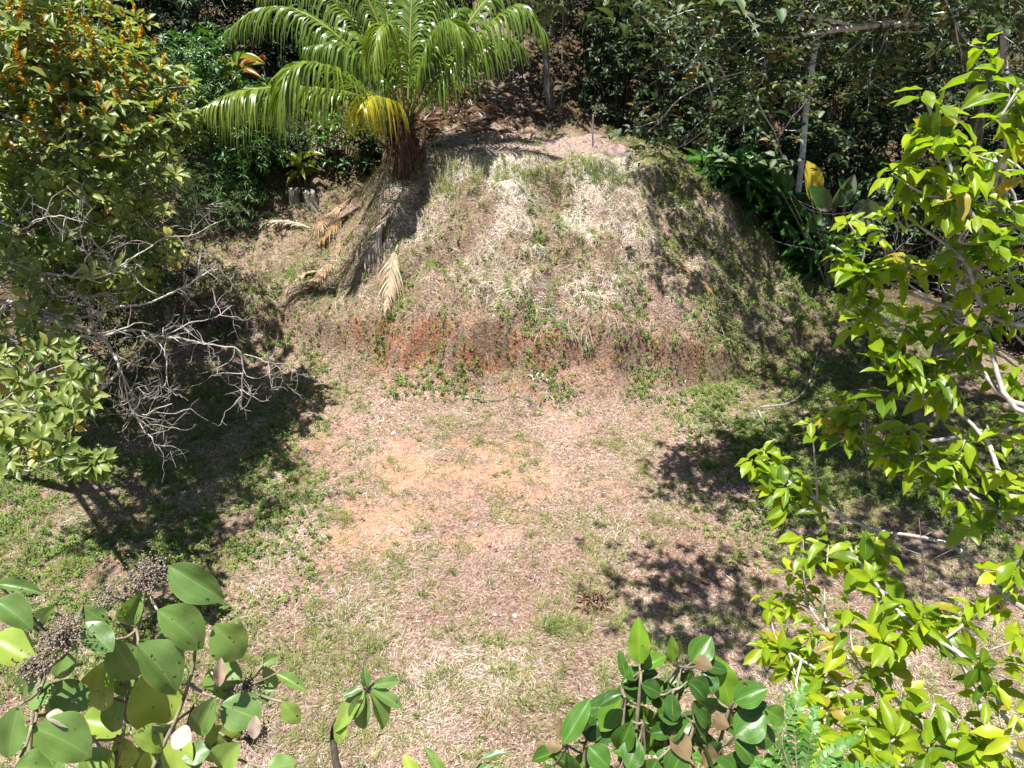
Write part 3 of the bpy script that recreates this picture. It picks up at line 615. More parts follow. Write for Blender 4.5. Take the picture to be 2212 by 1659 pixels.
# ------------------------------------------------------------------ palm
def palm():
    R = np.random.default_rng(77); b = gnd(872, 372)
    r = root('palm_tree', b, 'young coconut palm with arching green fronds at the left end of the mound', 'palm tree'); B = Batch()
    yb = b[1]; c = aty(880, 262, yb+.2)
    tube(B, smooth_path([b-[0, 0, .2], (b+c)/2, c], 12), np.linspace(.2, .12, 12), 12)
    for k in range(46):   # old stubs and hanging skirt
        az = R.uniform(0, 6.28); z = R.uniform(.15, 1.25); o = np.array([b[0]+.2*math.cos(az), b[1]+.2*math.sin(az), b[2]+z]); d = np.array([math.cos(az), math.sin(az), R.uniform(.2, 1.3)])*R.uniform(.15, .4)
        tube(B, [o, o+d*.6, o+d], [.04, .03, .018], 5, R.random())
    B.build('trunk', M['palmtrunk'], r)
    hb = Batch(); n = 340; az = R.uniform(0, 6.28, n); p = np.stack([b[0]+.3*np.cos(az), b[1]+.3*np.sin(az), b[2]+R.uniform(.5, 1.5, n)], -1)
    inst(hb, leaf_tpl(5, 2, 'blade', 0, .1), p, np.stack([np.cos(az)*.35, np.sin(az)*.35, -np.ones(n)], -1)+R.normal(0, .1, (n, 3)), np.stack([np.cos(az), np.sin(az), az*0], -1), R.uniform(.4, 1.1, n), R.uniform(.015, .04, n), R.uniform(0, .3, n))
    hb.build('dead_skirt', M['litter'], r)
    A = lambda L: [aty(u, v, yb+dy) for u, v, dy in L]
    fr = [ # control points (u, v, depth offset), leaflet length, droop, tint, label
     ([(880, 270, .1), (805, 215, -.8), (720, 150, -1.7), (655, 137, -2.0), (625, 165, -2.2), (608, 205, -2.3)], .95, .95, .6, None),
     ([(876, 262, .1), (770, 205, -.5), (650, 190, -1.1), (560, 192, -1.6), (500, 203, -2.0), (440, 232, -2.3)], .9, 1.0, .66, None),
     ([(880, 268, -.1), (845, 226, -.9), (815, 210, -1.2), (795, 213, -1.6), (785, 232, -1.9)], .8, .95, .95, 'yellowing drooping frond facing the clearing'),
     ([(888, 268, .1), (940, 185, .1), (1010, 100, .1), (1075, 38, .1), (1125, 14, .1), (1168, 58, .0)], .9, .95, .55, None),
     ([(890, 262, .2), (945, 160, .6), (1000, 70, 1.0), (1050, 0, 1.4), (1110, -40, 1.8), (1170, -30, 2.2)], .85, .85, .5, None),
     ([(884, 258, .2), (915, 120, .7), (945, 10, 1.2), (985, -70, 1.7), (1040, -110, 2.2)], .85, .8, .5, None),
     ([(880, 258, 0), (885, 120, .4), (890, 0, .9), (905, -90, 1.4), (930, -120, 1.9)], .85, .8, .45, None),
     ([(876, 258, 0), (862, 130, -.1), (845, 72, -.3), (830, 55, -.6), (815, 75, -.9), (806, 130, -1.1)], .65, 1.0, .68, None),
     ([(876, 258, .2), (850, 120, .6), (830, 0, 1.1), (800, -80, 1.6), (760, -110, 2.0)], .85, .8, .5, None),
     ([(874, 258, .2), (815, 140, .6), (760, 40, 1.0), (700, -20, 1.4), (640, -40, 1.8), (570, -10, 2.2)], .85, .9, .55, None),
     ([(872, 258, .2), (800, 150, .4), (720, 70, .6), (640, 22, .8), (560, 20, 1.0), (495, 62, 1.0)], .85, .95, .5, None),
     ([(880, 258, .4), (870, 130, 1.1), (850, 20, 1.8), (840, -60, 2.5), (820, -80, 3.3)], .85, .8, .45, None),
     ([(884, 258, .4), (930, 150, 1.0), (960, 60, 1.8), (990, 20, 2.5), (1020, 30, 3.1)], .8, .9, .45, None),
     ([(876, 258, .4), (830, 160, 1.0), (780, 90, 1.7), (720, 60, 2.4), (660, 80, 3.0)], .8, .9, .45, None),
     ([(886, 260, .1), (905, 170, .0), (930, 90, .0), (960, 50, -.1), (985, 55, -.3), (1000, 95, -.5)], .75, .95, .55, None),
     ([(880, 258, .3), (868, 100, .8), (866, -40, 1.2), (850, -130, 1.6), (820, -150, 1.8)], .85, .75, .5, None),
     ([(882, 258, .3), (900, 110, .6), (925, -20, 1.0), (960, -110, 1.3), (1000, -140, 1.6)], .85, .75, .5, None),
     ([(876, 258, .3), (835, 100, .6), (785, -20, .9), (735, -90, 1.2), (680, -110, 1.4)], .85, .8, .55, None),
     ([(888, 262, .3), (960, 180, .7), (1030, 110, 1.0), (1085, 80, 1.3), (1130, 105, 1.6)], .8, .95, .5, None),
     ([(878, 260, .1), (840, 190, .0), (790, 130, -.1), (730, 95, -.2), (670, 100, -.3)], .75, 1., .45, None)]
    for L, LL, dr, tn, lb in fr:
        BL, BS = Batch(), Batch(); P = A(L)
        frond(BL, BS, P, LL*1.45, .043, 96, dr*.95, tn, R, r0=.035)
        f = BL.build('frond', M['palm'], r); BS.build('midrib', M['palmrib'], f)
        if lb: f['label'] = lb
palm()

# dry fallen fronds
def dry(label, uv, LL, w, n, tn, droop=.25, lift=.12, ang=.75, vee=.1):
    R = np.random.default_rng(len(label)); P = [gnd(u, v, lift*(.4 if i == 0 else 1)) for i, (u, v) in enumerate(uv)]
    BL, BS = Batch(), Batch(); r = root('fallen_frond', P[0], label, 'dry frond', 'dry fallen palm fronds')
    frond(BL, BS, P, LL, w, n, droop, tn, R, ang, .025, 5, vee, ragged=.2)
    BL.build('leaflets', M['dryfrond'], r); BS.build('midrib', M['dryfrond'], r)
dry('pale grey dry frond lying across the left lawn', [(672, 497), (630, 489), (580, 487), (525, 494)], .7, .03, 46, .85)
dry('orange brown dry frond running down left of the mound', [(775, 452), (745, 478), (715, 505), (690, 535)], .65, .03, 50, .35)
dry('long tan dry frond sliding from the lawn down the bank', [(790, 470), (745, 530), (705, 590), (660, 630), (610, 680)], .6, .028, 70, .55, .3)
dry('tan dry frond under the palm shade', [(760, 430), (725, 465), (690, 500), (655, 540)], .55, .03, 44, .5)
dry('small pale dry frond below the yellow leaf', [(700, 590), (660, 600), (620, 640)], .45, .025, 40, .6)
dry('pale pinkish dry frond draped on the mound flank', [(850, 465), (830, 500), (810, 540), (790, 580)], .8, .04, 46, .88, .5, .25)
dry('grey dry frond hanging over the red bank', [(860, 540), (850, 590), (843, 630), (838, 690)], .75, .032, 60, .72, .6, .28)
dry('dull brown dry frond on the shaded right flank', [(1420, 560), (1480, 590), (1540, 640), (1580, 690)], .5, .025, 50, .3)

# ------------------------------------------------------------------ undergrowth shrubs
def shrub(name, label, cat, base, h, w, leaf, seed, n=70, nleaf=8, L=.16, wr=.4, group=None, tpl=tpl_mid, stem='darkstem', down=.1):
    R = np.random.default_rng(seed); base = np.asarray(base, float); r = root(name, base, label, cat, group); B = Batch()
    P = []
    for k in range(n):
        az = R.uniform(0, 6.283); f = R.random()**.6; rr = w*np.sqrt(R.random())*(1-.35*f)
        e = base+[rr*math.cos(az), rr*math.sin(az), h*f*R.uniform(.8, 1.05)]; P.append(e)
        if k < 40:
            b0 = base+[rr*.35*math.cos(az), rr*.35*math.sin(az), -.05]
            tube(B, [b0, (b0+e)/2+R.normal(0, .06, 3), e], [.02, .014, .006], 4, .5)
    P = np.array(P); B.build('stems', M[stem], r)
    LB = Batch(); rosettes(LB, tpl, P, nrmz((P-base)*[1, 1, .3]+[0, 0, .9]), nleaf, L, wr, (1.1, .35), down, None, R); LB.build('foliage', M[leaf], r)
    return r
G = 'shaded shrubs along the forest edge'
s1 = shrub('shrub', 'dark leafy shrub at the forest edge just right of the track', 'shrub', gz(2.9, 21.6), 2.6, 1.2, 'dark', 61, 150, L=.2, group=G)
s2 = shrub('shrub', 'dim green shrub behind the strap leaved plants', 'shrub', gz(6.2, 20.6), 2.8, 1.3, 'mid', 62, 150, L=.2, group=G)
for src, x, y, rz, sc, lb in [(s1, 4.6, 21.3, 2., 1.1, 'dark shrub behind the boulder'), (s1, 8.2, 20.3, 4., 1.15, 'dark shrub behind the leaning pole foot'), (s2, 10.2, 19.2, 1., 1.1, 'dim shrub behind the paddle leaved plant'),
                              (s1, 12.2, 18.6, 3., 1.2, 'dark shrub at the foot of the mossy curved trunk'), (s2, 14.5, 18.5, 5., 1.2, 'dim shrub at the right edge under the trees'), (s2, 3.2, 24.6, 2.5, 1.2, 'dim shrub under the pale trunked forest tree'),
                              (s1, 7.2, 24.0, .5, 1.4, 'tall dark shrub in the shade of the grey green tree'), (s2, 11.0, 24.0, 3.6, 1.4, 'tall dim shrub deep in the right hand forest'), (s1, 15.0, 22.0, 5.3, 1.5, 'tall dark shrub at the right edge of the forest'),
                              (s1, -6.5, 24.5, 1.2, 1.2, 'dark shrub on the slope behind the palm'), (s2, -4.6, 27.0, 2.2, 1.2, 'dim shrub on the slope above the palm'), (s1, -11.5, 18.6, 3.1, 1.3, 'dark shrub below the mango tree'),
                              (s2, -8.0, 27.5, .3, 1.4, 'dim shrub above the dark drooping tree'), (s1, 12.4, 15.6, 2.6, 1.0, 'dark shrub behind the lime green tree'), (s2, 14.0, 14.0, 4.2, 1.1, 'dim shrub at the right edge behind the lime green tree'), (s2, -2.3, 29.0, 2.2, 1.0, 'small shrub beside the upper track')]:
    copy_tree(src, gz(x, y), rz, sc, lb)
# broad leaved shrubs and ti plants under the palm
for k, (u, v, h, w, lb) in enumerate([(560, 372, 1.5, .75, 'broad leaved shrub left under the palm frond'), (640, 376, 1.5, .7, 'broad leaved shrub behind the two stumps'), (735, 372, 1.6, .75, 'broad leaved shrub under the middle of the long frond'), (800, 374, 1.4, .6, 'broad leaved shrub tucked against the palm trunk'), (505, 380, 1.5, .7, 'broad leaved shrub beside the narrow leaved tree')]):
    shrub('broadleaf_shrub', lb, 'shrub', gnd(u, v), h, w, 'mid' if k % 2 else 'mango', 70+k, 60, 8, .2, .36, 'shrubs under the palm')
def ti(u, v, h, L, n, tn, label, y=None):
    R = np.random.default_rng(int(u)); b = gnd(u, v) if y is None else aty(u, v, y); r = root('ti_plant', b, label, 'plant', 'ti plants near the palm'); B = Batch()
    top = b+[R.normal(0, .05), R.normal(0, .05), h]; tube(B, [b-[0, 0, .1], (b+top)/2+[.03, 0, 0], top], [.025, .022, .018], 6); B.build('stem', M['stem'], r)
    LB = Batch(); P = top+np.stack([0*np.arange(4.), 0*np.arange(4.), np.linspace(-.25, .05, 4)], -1)
    rosettes(LB, leaf_tpl(6, 3, 'ell', .2, .45), P, P*0+up, n//4, L, .24, (1.05, .4), .05, np.full(4, tn), R); LB.build('leaves', M['ti'], r)
ti(660, 400, .55, .62, 24, .75, 'bright yellow green ti plant above the stumps'); ti(543, 300, 1.9, .6, 24, .7, 'yellowish ti plant standing behind the long palm frond', 21)
ti(520, 352, 1.0, .5, 20, .55, 'green ti plant under the tip of the palm frond'); ti(800, 352, .9, .45, 20, .65, 'pale ti plant between fronds left of the palm trunk'); ti(590, 340, 1.0, .5, 20, .45, 'dark green ti plant in the middle of the palm shade')
ti(700, 345, 1.0, .5, 20, .5, 'dull green ti plant behind the long drooping frond')
r = root('ginger_flower', aty(567, 160, 21.5)*[1, 1, 0]+[0, 0, 3.5], 'red orange flower head on a stalk behind the long palm frond', 'flower'); B = Batch()
h = aty(567, 125, 21.5); tube(B, [np.array(r.location), h], [.015, .012], 5); B.build('stalk', M['stem'], r); B = Batch()
R = np.random.default_rng(9); inst(B, tpl_far, np.repeat(h[None], 90, 0), R.normal(0, 1, (90, 3)), R.normal(0, 1, (90, 3)), .1, .05, R.uniform(0, .15, 90)); B.build('bloom', M['orange'], r)

# strap leaved clumps and paddle leaved plant
k = 0
for u, v, L, lb in [(1560, 455, .75, 'strap leaved plant at the upper left of the shaded clump'), (1610, 440, .8, 'strap leaved plant behind the middle of the shaded clump'), (1600, 490, .85, 'strap leaved plant on the brow of the mound flank'), (1650, 470, .85, 'dark strap leaved plant left of the leaning pole'),
                    (1650, 525, .85, 'strap leaved plant at the foot of the mound flank'), (1690, 500, .85, 'strap leaved plant wrapped by the leaning pole'), (1735, 520, .9, 'glossy strap leaved plant right of the leaning pole'), (1725, 560, .8, 'glossy strap leaved plant lowest on the slope'),
                    (1780, 500, .85, 'strap leaved plant below the yellow paddle leaf'), (1790, 560, .8, 'strap leaved plant beside the lime green twigs'), (1600, 405, .8, 'strap leaved plant deep in the shade behind the others'), (1680, 420, .8, 'strap leaved plant behind the leaning pole'), (1535, 420, .7, 'small strap leaved plant at the mound shoulder')]:
    R = np.random.default_rng(100+k); k += 1; yy = 19.8-(v-405)*.011; b = np.array(gz(aty(u, v, yy)[0], yy)); r = root('strap_leaf_plant', b, lb, 'plant', 'strap leaved plants below the forest'); LB = Batch(); B = Batch()
    P = b+R.normal(0, .16, (7, 3))*[1, 1, 0]+np.array([0, 0, .25])
    for q in P: tube(B, [b-[0, 0, .15], b*.4+q*.6, q], [.03, .028, .02], 5)
    B.build('stem', M['stem'], r)
    rosettes(LB, leaf_tpl(7, 3, 'ell', .16, .65), P, P*0+up, 8, L*1.25, .17, (.85, .3), -.05, None, R); LB.build('leaves', M['strap'], r)
b = gnd(1800, 560); b = np.array(gz(8.3, 17.6)); r = root('paddle_leaf_plant', b, 'large paddle leaved plant with one bright yellow leaf', 'plant'); LB, YB, B = Batch(), Batch(), Batch()
def bigleaf(Bt, Bs, a, t, w, tn, base, tpl, nv):
    a, t = np.asarray(a), np.asarray(t)
    tube(Bs, smooth_path([base, (base+a)/2+[0, 0, .12], a], 8), np.linspace(.025, .014, 8), 5)
    inst(Bt, tpl, a[None], (t-a)[None], np.asarray(nv, float)[None], np.linalg.norm(t-a), w, np.array([tn]))
pt = leaf_tpl(8, 5, 'round', .22, .12)
bigleaf(YB, B, aty(1752, 428, 17.4), aty(1748, 346, 17.5), .50, .98, b, pt, (.2, -1, .3)); bigleaf(LB, B, aty(1762, 405, 17.2), aty(1792, 458, 16.9), .42, .75, b, pt, (-.5, -1, .3)); bigleaf(LB, B, aty(1745, 405, 17.0), aty(1775, 460, 16.9), .4, .5, b, pt, (.4, -.8, .5))
for (a0, a1, t0, t1, w, tn, nv) in [(1800, 440, 1850, 378, .42, .72, (.3, -.8, .6)), (1805, 442, 1860, 410, .45, .35, (.1, -.6, .8)), (1830, 430, 1815, 385, .3, .5, (.1, -1, .3)), (1848, 440, 1895, 480, .6, .78, (-.3, -1, .3)), (1862, 450, 1842, 500, .6, .76, (.3, -1, .2)), (1700, 412, 1692, 365, .32, .35, (.2, -1, .4)), (1680, 400, 1668, 360, .3, .3, (.2, -1, .4)), (1880, 470, 1925, 440, .4, .4, (.1, -.7, .7)), (1780, 470, 1740, 500, .4, .4, (.1, -.7, .7))]:
    bigleaf(LB, B, aty(a0, a1, 17.3), aty(t0, t1, 17.2), w, tn, b, pt, nv)
B.build('stems', M['stem'], r); LB.build('leaves', M['paddle'], r); YB.build('yellow_leaf', M['paddle'], r)

# ------------------------------------------------------------------ posts, stumps, boulder, sticks
def post(u, v, v2, rad, mat, label, sides=8):
    b = gnd(u, v); t = aty(u, v2, b[1]); B = Batch()
    z = np.linspace(0, 1, 8)[:, None]; P = (b-[0, 0, .2])*(1-z)+t*z+np.sin(z*9)*.006
    tube(B, P, np.full(8, rad)*np.linspace(1.05, .95, 8), sides); return tag(B.build('fence_post', M[mat], origin=b), label, 'post')
post(916, 352, 268, .045, 'wood', 'brown wooden fence post on the road edge beside the palm'); post(1281, 318, 248, .022, 'pale', 'thin pale post at the far end of the flat road')
for u, v, hh, rr, tilt, lb in [(638, 440, .42, .15, .06, 'squat grey tree stump in the shade left of its neighbour'), (676, 448, .46, .18, -.12, 'mottled grey tree stump half in sunlight')]:
    b = gnd(u, v); B = Batch(); R = np.random.default_rng(u); th = np.linspace(0, 2*np.pi, 16, endpoint=False); wob = 1+.10*np.sin(3*th+u)+.06*np.sin(5*th)
    V = []
    for f, s in [(-.3, 1.25), (0, 1.12), (.15, 1.02), (.6, .97), (.96, .95), (1., .9), (1.0, .5), (.99, .02)]:
        V.append(np.stack([rr*s*wob*np.cos(th)+tilt*f*hh, rr*s*wob*np.sin(th), f*hh+0*th+.03*np.sin(th)*f], -1))
    V = np.concatenate(V)+b; Fq = [(i*16+j, i*16+(j+1) % 16, (i+1)*16+(j+1) % 16, (i+1)*16+j) for i in range(7) for j in range(16)]
    B.add(V[None], np.array(Fq)); tag(B.build('tree_stump', M['greywood'], origin=b), lb, 'stump')
def rock(name, c, s, label, mat, cat, seed=0):
    n = 26; th = np.linspace(0, 2*np.pi, n, endpoint=False); ph = np.linspace(-1.5, 1.5, 14); B = Batch()
    d = np.stack([np.outer(np.cos(ph), np.cos(th)), np.outer(np.cos(ph), np.sin(th)), np.outer(np.sin(ph), np.ones(n))], -1)
    q = d*1.6+seed+5; rad = .55+.9*fbm(q[..., 0]+q[..., 2]*.7, q[..., 1]-q[..., 2]*.6, 4)
    V = (d*rad[..., None]*s).reshape(-1, 3)+c; Fq = [(i*n+j, i*n+(j+1) % n, (i+1)*n+(j+1) % n, (i+1)*n+j) for i in range(13) for j in range(n)]
    B.add(V[None], np.array(Fq)); return tag(B.build(name, M[mat], origin=c), label, cat)
rock('boulder', gnd(1330, 338, .03), np.array([.34, .26, .25]), 'rounded reddish grey boulder at the right end of the mound top', 'rock', 'boulder')
for u, v, s, lb in [(850, 938, .05, 'small white stone on the orange bare soil edge'), (1112, 1333, .035, 'small white stone near the largest grass tuft'), (1070, 1330, .03, 'tiny white stone left of the largest grass tuft')]:
    rock('stone', gnd(u, v, .02), np.array([s, s, s*.8]), lb, 'twig', 'stone', u)
def stick(pts, r0, label, lift=.05, mat='pale', subs=()):
    P = [gnd(u, v, lift) for u, v in pts]; B = Batch(); Q = smooth_path(P, 26); tube(B, Q, np.linspace(r0, r0*.45, 26), 6)
    for i, dx, dy in subs: tube(B, [Q[i], Q[i]+[dx*.5, dy*.5, .05], Q[i]+[dx, dy, .08]], [r0*.45, r0*.35, r0*.2], 4)
    tag(B.build('fallen_branch', M[mat], origin=P[0]), label, 'branch', 'fallen branches')
stick([(1640, 888), (1700, 880), (1738, 850), (1758, 795), (1766, 755)], .026, 'long bent pale fallen branch at the right of the clearing', .10, subs=[(8, .3, .15), (15, .35, -.05), (20, .2, .15), (24, .2, .05)])
stick([(1637, 892), (1648, 915), (1656, 953)], .026, 'short broken white fallen branch beside the long bent one', .05, subs=[(5, .08, .05)])
stick([(1466, 487), (1468, 510), (1482, 535), (1488, 548)], .022, 'pale grey stick leaning on the shaded mound flank', .12)
stick([(1000, 862), (1070, 868), (1110, 858), (1150, 872)], .012, 'thin straw coloured stick at the foot of the bank', .05)
stick([(1500, 520), (1560, 560), (1640, 600)], .02, 'dark stick lying down the shaded right flank', .06, 'bark')
stick([(1560, 1240), (1620, 1290), (1650, 1340)], .01, 'thin grey stick in the shadow near the lime green tree', .04, 'twig')
# white paper-like dead leaves on the bank
b = gnd(1160, 815); B = Batch(); R = np.random.default_rng(5); n = 70; q = np.clip(R.normal(0, 1, (n, 2)), -1.7, 1.7)*[.14, .10]; q[:, 0] += q[:, 1]*-.6; p = HP(b[0]+q[:, 0], b[1]+q[:, 1])+up*.04
inst(B, leaf_tpl(4, 3, 'ell', .25, .3), p, R.normal(0, 1, (n, 3)), surfn(p)+R.normal(0, .5, (n, 3)), R.uniform(.06, .16, n), R.uniform(.03, .06, n), R.uniform(.8, 1, n))
tag(B.build('dead_leaf_pile', M['litter'], origin=b), 'pile of bleached white dead leaves on the bank face', 'leaf pile')
b = gnd(1284, 1308); B = Batch(); n = 60; q = np.clip(R.normal(0, .11, (n, 2)), -.2, .2); p = HP(b[0]+q[:, 0], b[1]+q[:, 1])+up*R.uniform(.02, .14, n)[:, None]
inst(B, leaf_tpl(5, 3, 'ell', .3, .5), p, R.normal(0, 1, (n, 3)), R.normal(0, .6, (n, 3))+up, R.uniform(.07, .16, n), R.uniform(.02, .04, n), R.uniform(.2, .75, n))
tag(B.build('dead_leaf_pile', M['litter'], origin=b), 'brown curled dead leaf heap at the edge of the shadow', 'leaf pile')

# ------------------------------------------------------------------ flowering tree (left)
def flowering():
    R = np.random.default_rng(91); b = np.array(gz(-10.4, 11.0)); r = root('flowering_tree', b, 'big leafy tree with orange and yellow flower spikes at the left edge', 'tree'); B = Batch()
    fork = b+[.5, .1, 4.0]; tube(B, smooth_path([b-[0, 0, .2], b+[.1, 0, 1.8], fork], 12), np.linspace(.2, .15, 12), 10)
    lobes = [((60, 90), 8.6, 1.25, 1.05), ((170, 160), 8.6, 1.05, .9), ((255, 215), 8.8, .95, .8), ((330, 215), 9.0, .62, .6), ((150, 330), 8.2, 1.1, .8), ((300, 290), 8.6, .75, .55), ((40, 470), 8.0, .95, .7), ((230, 420), 8.2, .7, .5), ((330, 540), 8.4, .34, .3), ((120, 560), 8.2, .9, .55), ((30, 10), 9.5, 1.5, 1.), ((-150, 250), 8.2, 1.5, 1.3), ((220, 600), 8.6, .55, .35),
             ((60, 820), 6.6, .65, .3), ((120, 900), 6.4, .55, .28), ((45, 960), 6.2, .5, .25), ((195, 1000), 6.3, .14, .15), ((285, 590), 8.2, .3, .25), ((10, 740), 7.2, .7, .35), ((390, 265), 9.2, .3, .3), ((-260, -40), 6.0, 1.3, .6), ((-60, -80), 7.2, .8, .45), ((-330, 60), 5.8, 1.2, .6)]  # last three lobes sit beyond the frame, added to shade the left clearing
    P, T = [], []
    for (u, v), y, rx, rz in lobes:
        y = y*1.36*(1.10-.24*v/800); rx, rz = rx*1.36, rz*1.36; c = aty(u, v, y); n = max(10, int(78*rx*rz*1.1)); d = R.normal(0, 1, (n, 3)); d = nrmz(d)*(R.random((n, 1))**.45)*(.7+.75*fbm(d[:, 0]*2+u, d[:, 1]*2+d[:, 2]*2, 2))[:, None]
        q = c+d*[rx, rx*.9, rz]; P.append(q); T.append(np.full(n, R.uniform(.4, .6)))
        Q = smooth_path([fork, (fork+c)/2+R.normal(0, .2, 3)-[0, 0, .2], c], 12); tube(B, Q, np.linspace(.08, .025, 12), 6)
        for k in range(0, n, 3): tube(B, [c+(q[k]-c)*.1, c+(q[k]-c)*.55+R.normal(0, .05, 3), q[k]], [.018, .011, .005], 4, R.random())
    B.build('trunk', M['pale'], r); P = np.concatenate(P); ax = nrmz(P-aty(100, 420, 12))*.55+up*.8+np.array([.1, -.25, 0])
    LB = Batch(); rosettes(LB, tpl_obo, P, ax, 7, .19, .46, (1.15, .3), .02, np.clip(R.normal(.5, .16, len(P)), 0, 1), R, .3); LB.build('crown', M['flowertree'], r)
    # flower spikes on the sunny outside
    u, v, d = proj(P); sc = P[:, 2]+.25*(11.5-P[:, 1])+R.normal(0, .35, len(P)); ok = np.where((sc > np.quantile(sc, .5)) & (R.random(len(P)) < np.where(v < 330, .8, .25)))[0]
    FB = Batch(); n = 46
    for k in ok:
        h = R.uniform(.10, .24); a = nrmz(up*.9+R.normal(0, .35, 3)); s = R.random(n); o = P[k]+a*(.04+s*h)[:, None]
        inst(FB, tpl_far, o, R.normal(0, 1, (n, 3))+a*.5, R.normal(0, 1, (n, 3)), .042*(1.2-.6*s), .030, np.clip(R.normal(R.choice([.15, .5, .85]), .15, n), 0, 1))
    FB.build('flower_spikes', M['flower'], r)
flowering()

def deadlimbs():
    R = np.random.default_rng(17); b = np.array(gz(-9.4, 10.4)); r = root('leafless_tree', b, 'leafless grey branching tree reaching over the left side of the clearing', 'tree'); B = Batch()
    st = aty(-60, 640, 9.6); tube(B, smooth_path([b-[0, 0, .2], b+[.1, -.2, 1.6], st-[.4, 0, .8], st], 14), np.linspace(.12, .07, 14), 8); B.build('trunk', M['pale'], r); B = Batch()
    L = [([(-60, 640, 8.6), (60, 660, 8.6), (110, 678, 8.5), (165, 695, 8.4), (225, 725, 8.2), (250, 765, 8.0), (260, 800, 7.8)], .042),
         ([(260, 800, 7.8), (225, 835, 7.6), (195, 852, 7.5), (180, 890, 7.4), (140, 925, 7.3), (120, 960, 7.2), (130, 1000, 7.1), (148, 1022, 7.1)], .024),
         ([(260, 800, 7.8), (282, 845, 7.7), (300, 880, 7.6), (312, 905, 7.5), (332, 898, 7.4), (372, 872, 7.4)], .015),
         ([(262, 800, 7.8), (275, 850, 7.6), (285, 890, 7.5), (310, 930, 7.4), (322, 950, 7.3), (338, 975, 7.3)], .014),
         ([(100, 676, 8.5), (160, 688, 8.6), (250, 662, 8.8), (330, 640, 9.0), (400, 610, 9.3), (470, 572, 9.6)], .026),
         ([(225, 722, 8.2), (300, 712, 8.3), (360, 722, 8.4), (420, 730, 8.5), (490, 742, 8.6), (528, 765, 8.6), (528, 830, 8.5), (520, 885, 8.5)], .022),
         ([(-40, 552, 8.8), (40, 570, 8.6), (85, 588, 8.6), (150, 600, 8.6), (225, 598, 8.7), (262, 575, 8.8), (300, 548, 9.0)], .030),
         ([(85, 590, 8.6), (130, 640, 8.5), (180, 640, 8.5), (220, 690, 8.4)], .016), ([(-40, 690, 8.4), (30, 670, 8.4), (45, 700, 8.4), (100, 700, 8.4), (150, 665, 8.5), (200, 640, 8.6)], .02),
         ([(528, 765, 8.6), (570, 775, 8.6), (600, 785, 8.6), (620, 822, 8.6)], .012), ([(330, 722, 8.3), (350, 760, 8.2), (358, 800, 8.1), (356, 830, 8.0), (370, 850, 8.0)], .012),
         ([(-40, 812, 7.6), (60, 800, 7.5), (100, 770, 7.6), (112, 735, 7.8), (125, 710, 8.)], .016), ([(360, 722, 8.4), (420, 700, 8.6), (470, 690, 8.8), (500, 660, 9)], .012), ([(-40, 600, 8.4), (60, 640, 8.2), (55, 720, 8.), (20, 740, 7.9)], .016), ([(150, 600, 8.6), (190, 560, 8.6), (180, 500, 8.6), (200, 450, 8.6)], .014), ([(0, 480, 8.0), (60, 500, 7.9), (120, 470, 7.8), (180, 480, 7.8)], .014), ([(300, 548, 9), (360, 520, 9.2), (420, 515, 9.4), (470, 480, 9.5)], .012)]
    for P, rr in L:
        Q = smooth_path([aty(p[0], p[1], p[2]*1.12) for p in P], 8*len(P)); n = len(Q); Q = Q+np.cumsum(R.normal(0, .008, Q.shape), 0)*np.sin(np.linspace(0, math.pi, n))[:, None]
        tube(B, Q, np.linspace(rr, rr*.5, n)*.85, 6, R.random())
        for k in range(int(n/4.6)):
            i = R.integers(4, n); t = nrmz(Q[min(i+1, n-1)]-Q[i-1])
            twig(B, Q[i], t*.5+R.normal(0, .6, 3)+[.15, -.1, .1], R.uniform(.25, .75), max(.005, rr*.38), 2 if R.random() < .6 else 1, R, .55, grav=.03)
    B.build('branches', M['twig'], r)
deadlimbs()

# ------------------------------------------------------------------ lime green tree (right foreground)
def lime(name, label, base, hubs, clusters, seed, trunkpts):
    R = np.random.default_rng(seed); r = root(name, base, label, 'tree'); B = Batch()
    T = smooth_path(trunkpts, 24); tube(B, T, np.linspace(.07, .03, 24), 9, .5)
    nodes = [T[i] for i in range(8, 24, 2)]
    for P, rr in hubs:
        P = [atd(*p) for p in P]; k = np.argmin([np.linalg.norm(q-P[0]) for q in T]); Q = smooth_path([T[k]]+P, 22)
        tube(B, Q, np.linspace(rr*1.15, rr*.4, 22), 7, R.random()); nodes += [Q[i] for i in range(4, 22, 2)]
    nodes = np.array(nodes); LB = Batch(); PP, AA, LL = [], [], []
    for u, v, d, px in clusters:
        p = atd(u, v, d); k = np.argsort(np.linalg.norm(nodes-p, axis=1)+.35*(nodes[:, 2] > p[2]))[R.integers(0, 2)]; q = nodes[k]
        tube(B, smooth_path([q, (q+p)/2+R.normal(0, .04, 3)+[0, 0, -.04], p], 7), np.linspace(.008, .0035, 7), 5, R.random())
        ax = nrmz((p-q)*.9+R.normal(0, .1, 3)); m = int(R.integers(2, 4))
        if R.random() < .3: PP.append((p+q)/2); AA.append(R.normal(0, .5, 3)+up*.6); LL.append(px/FPX*d*.9)
        for j in range(m):
            f = j/m; PP.append(p-ax*.10*j); AA.append(ax*.35+up*.9); LL.append(px/FPX*d*R.uniform(.74, 1.0))
    PP, AA, LL = map(np.array, (PP, AA, LL)); tps = [leaf_tpl(9, 5, 'lim', .06+.04*k, .10+.07*k, .04, k, .08*(k-1.5)) for k in range(4)]
    for j, L0 in enumerate(np.unique(np.round(LL, 2))):
        s = np.round(LL, 2) == L0; tp = tps[j % 4]
        rosettes(LB, tp, PP[s], AA[s], 6, L0, .42, (1.78, .33), .0, np.clip(R.normal(.5, .24, s.sum()), 0, 1), R, .18)
    B.build('branches', M['twig'], r); LB.build('leaves', M['lime'], r)
    return r
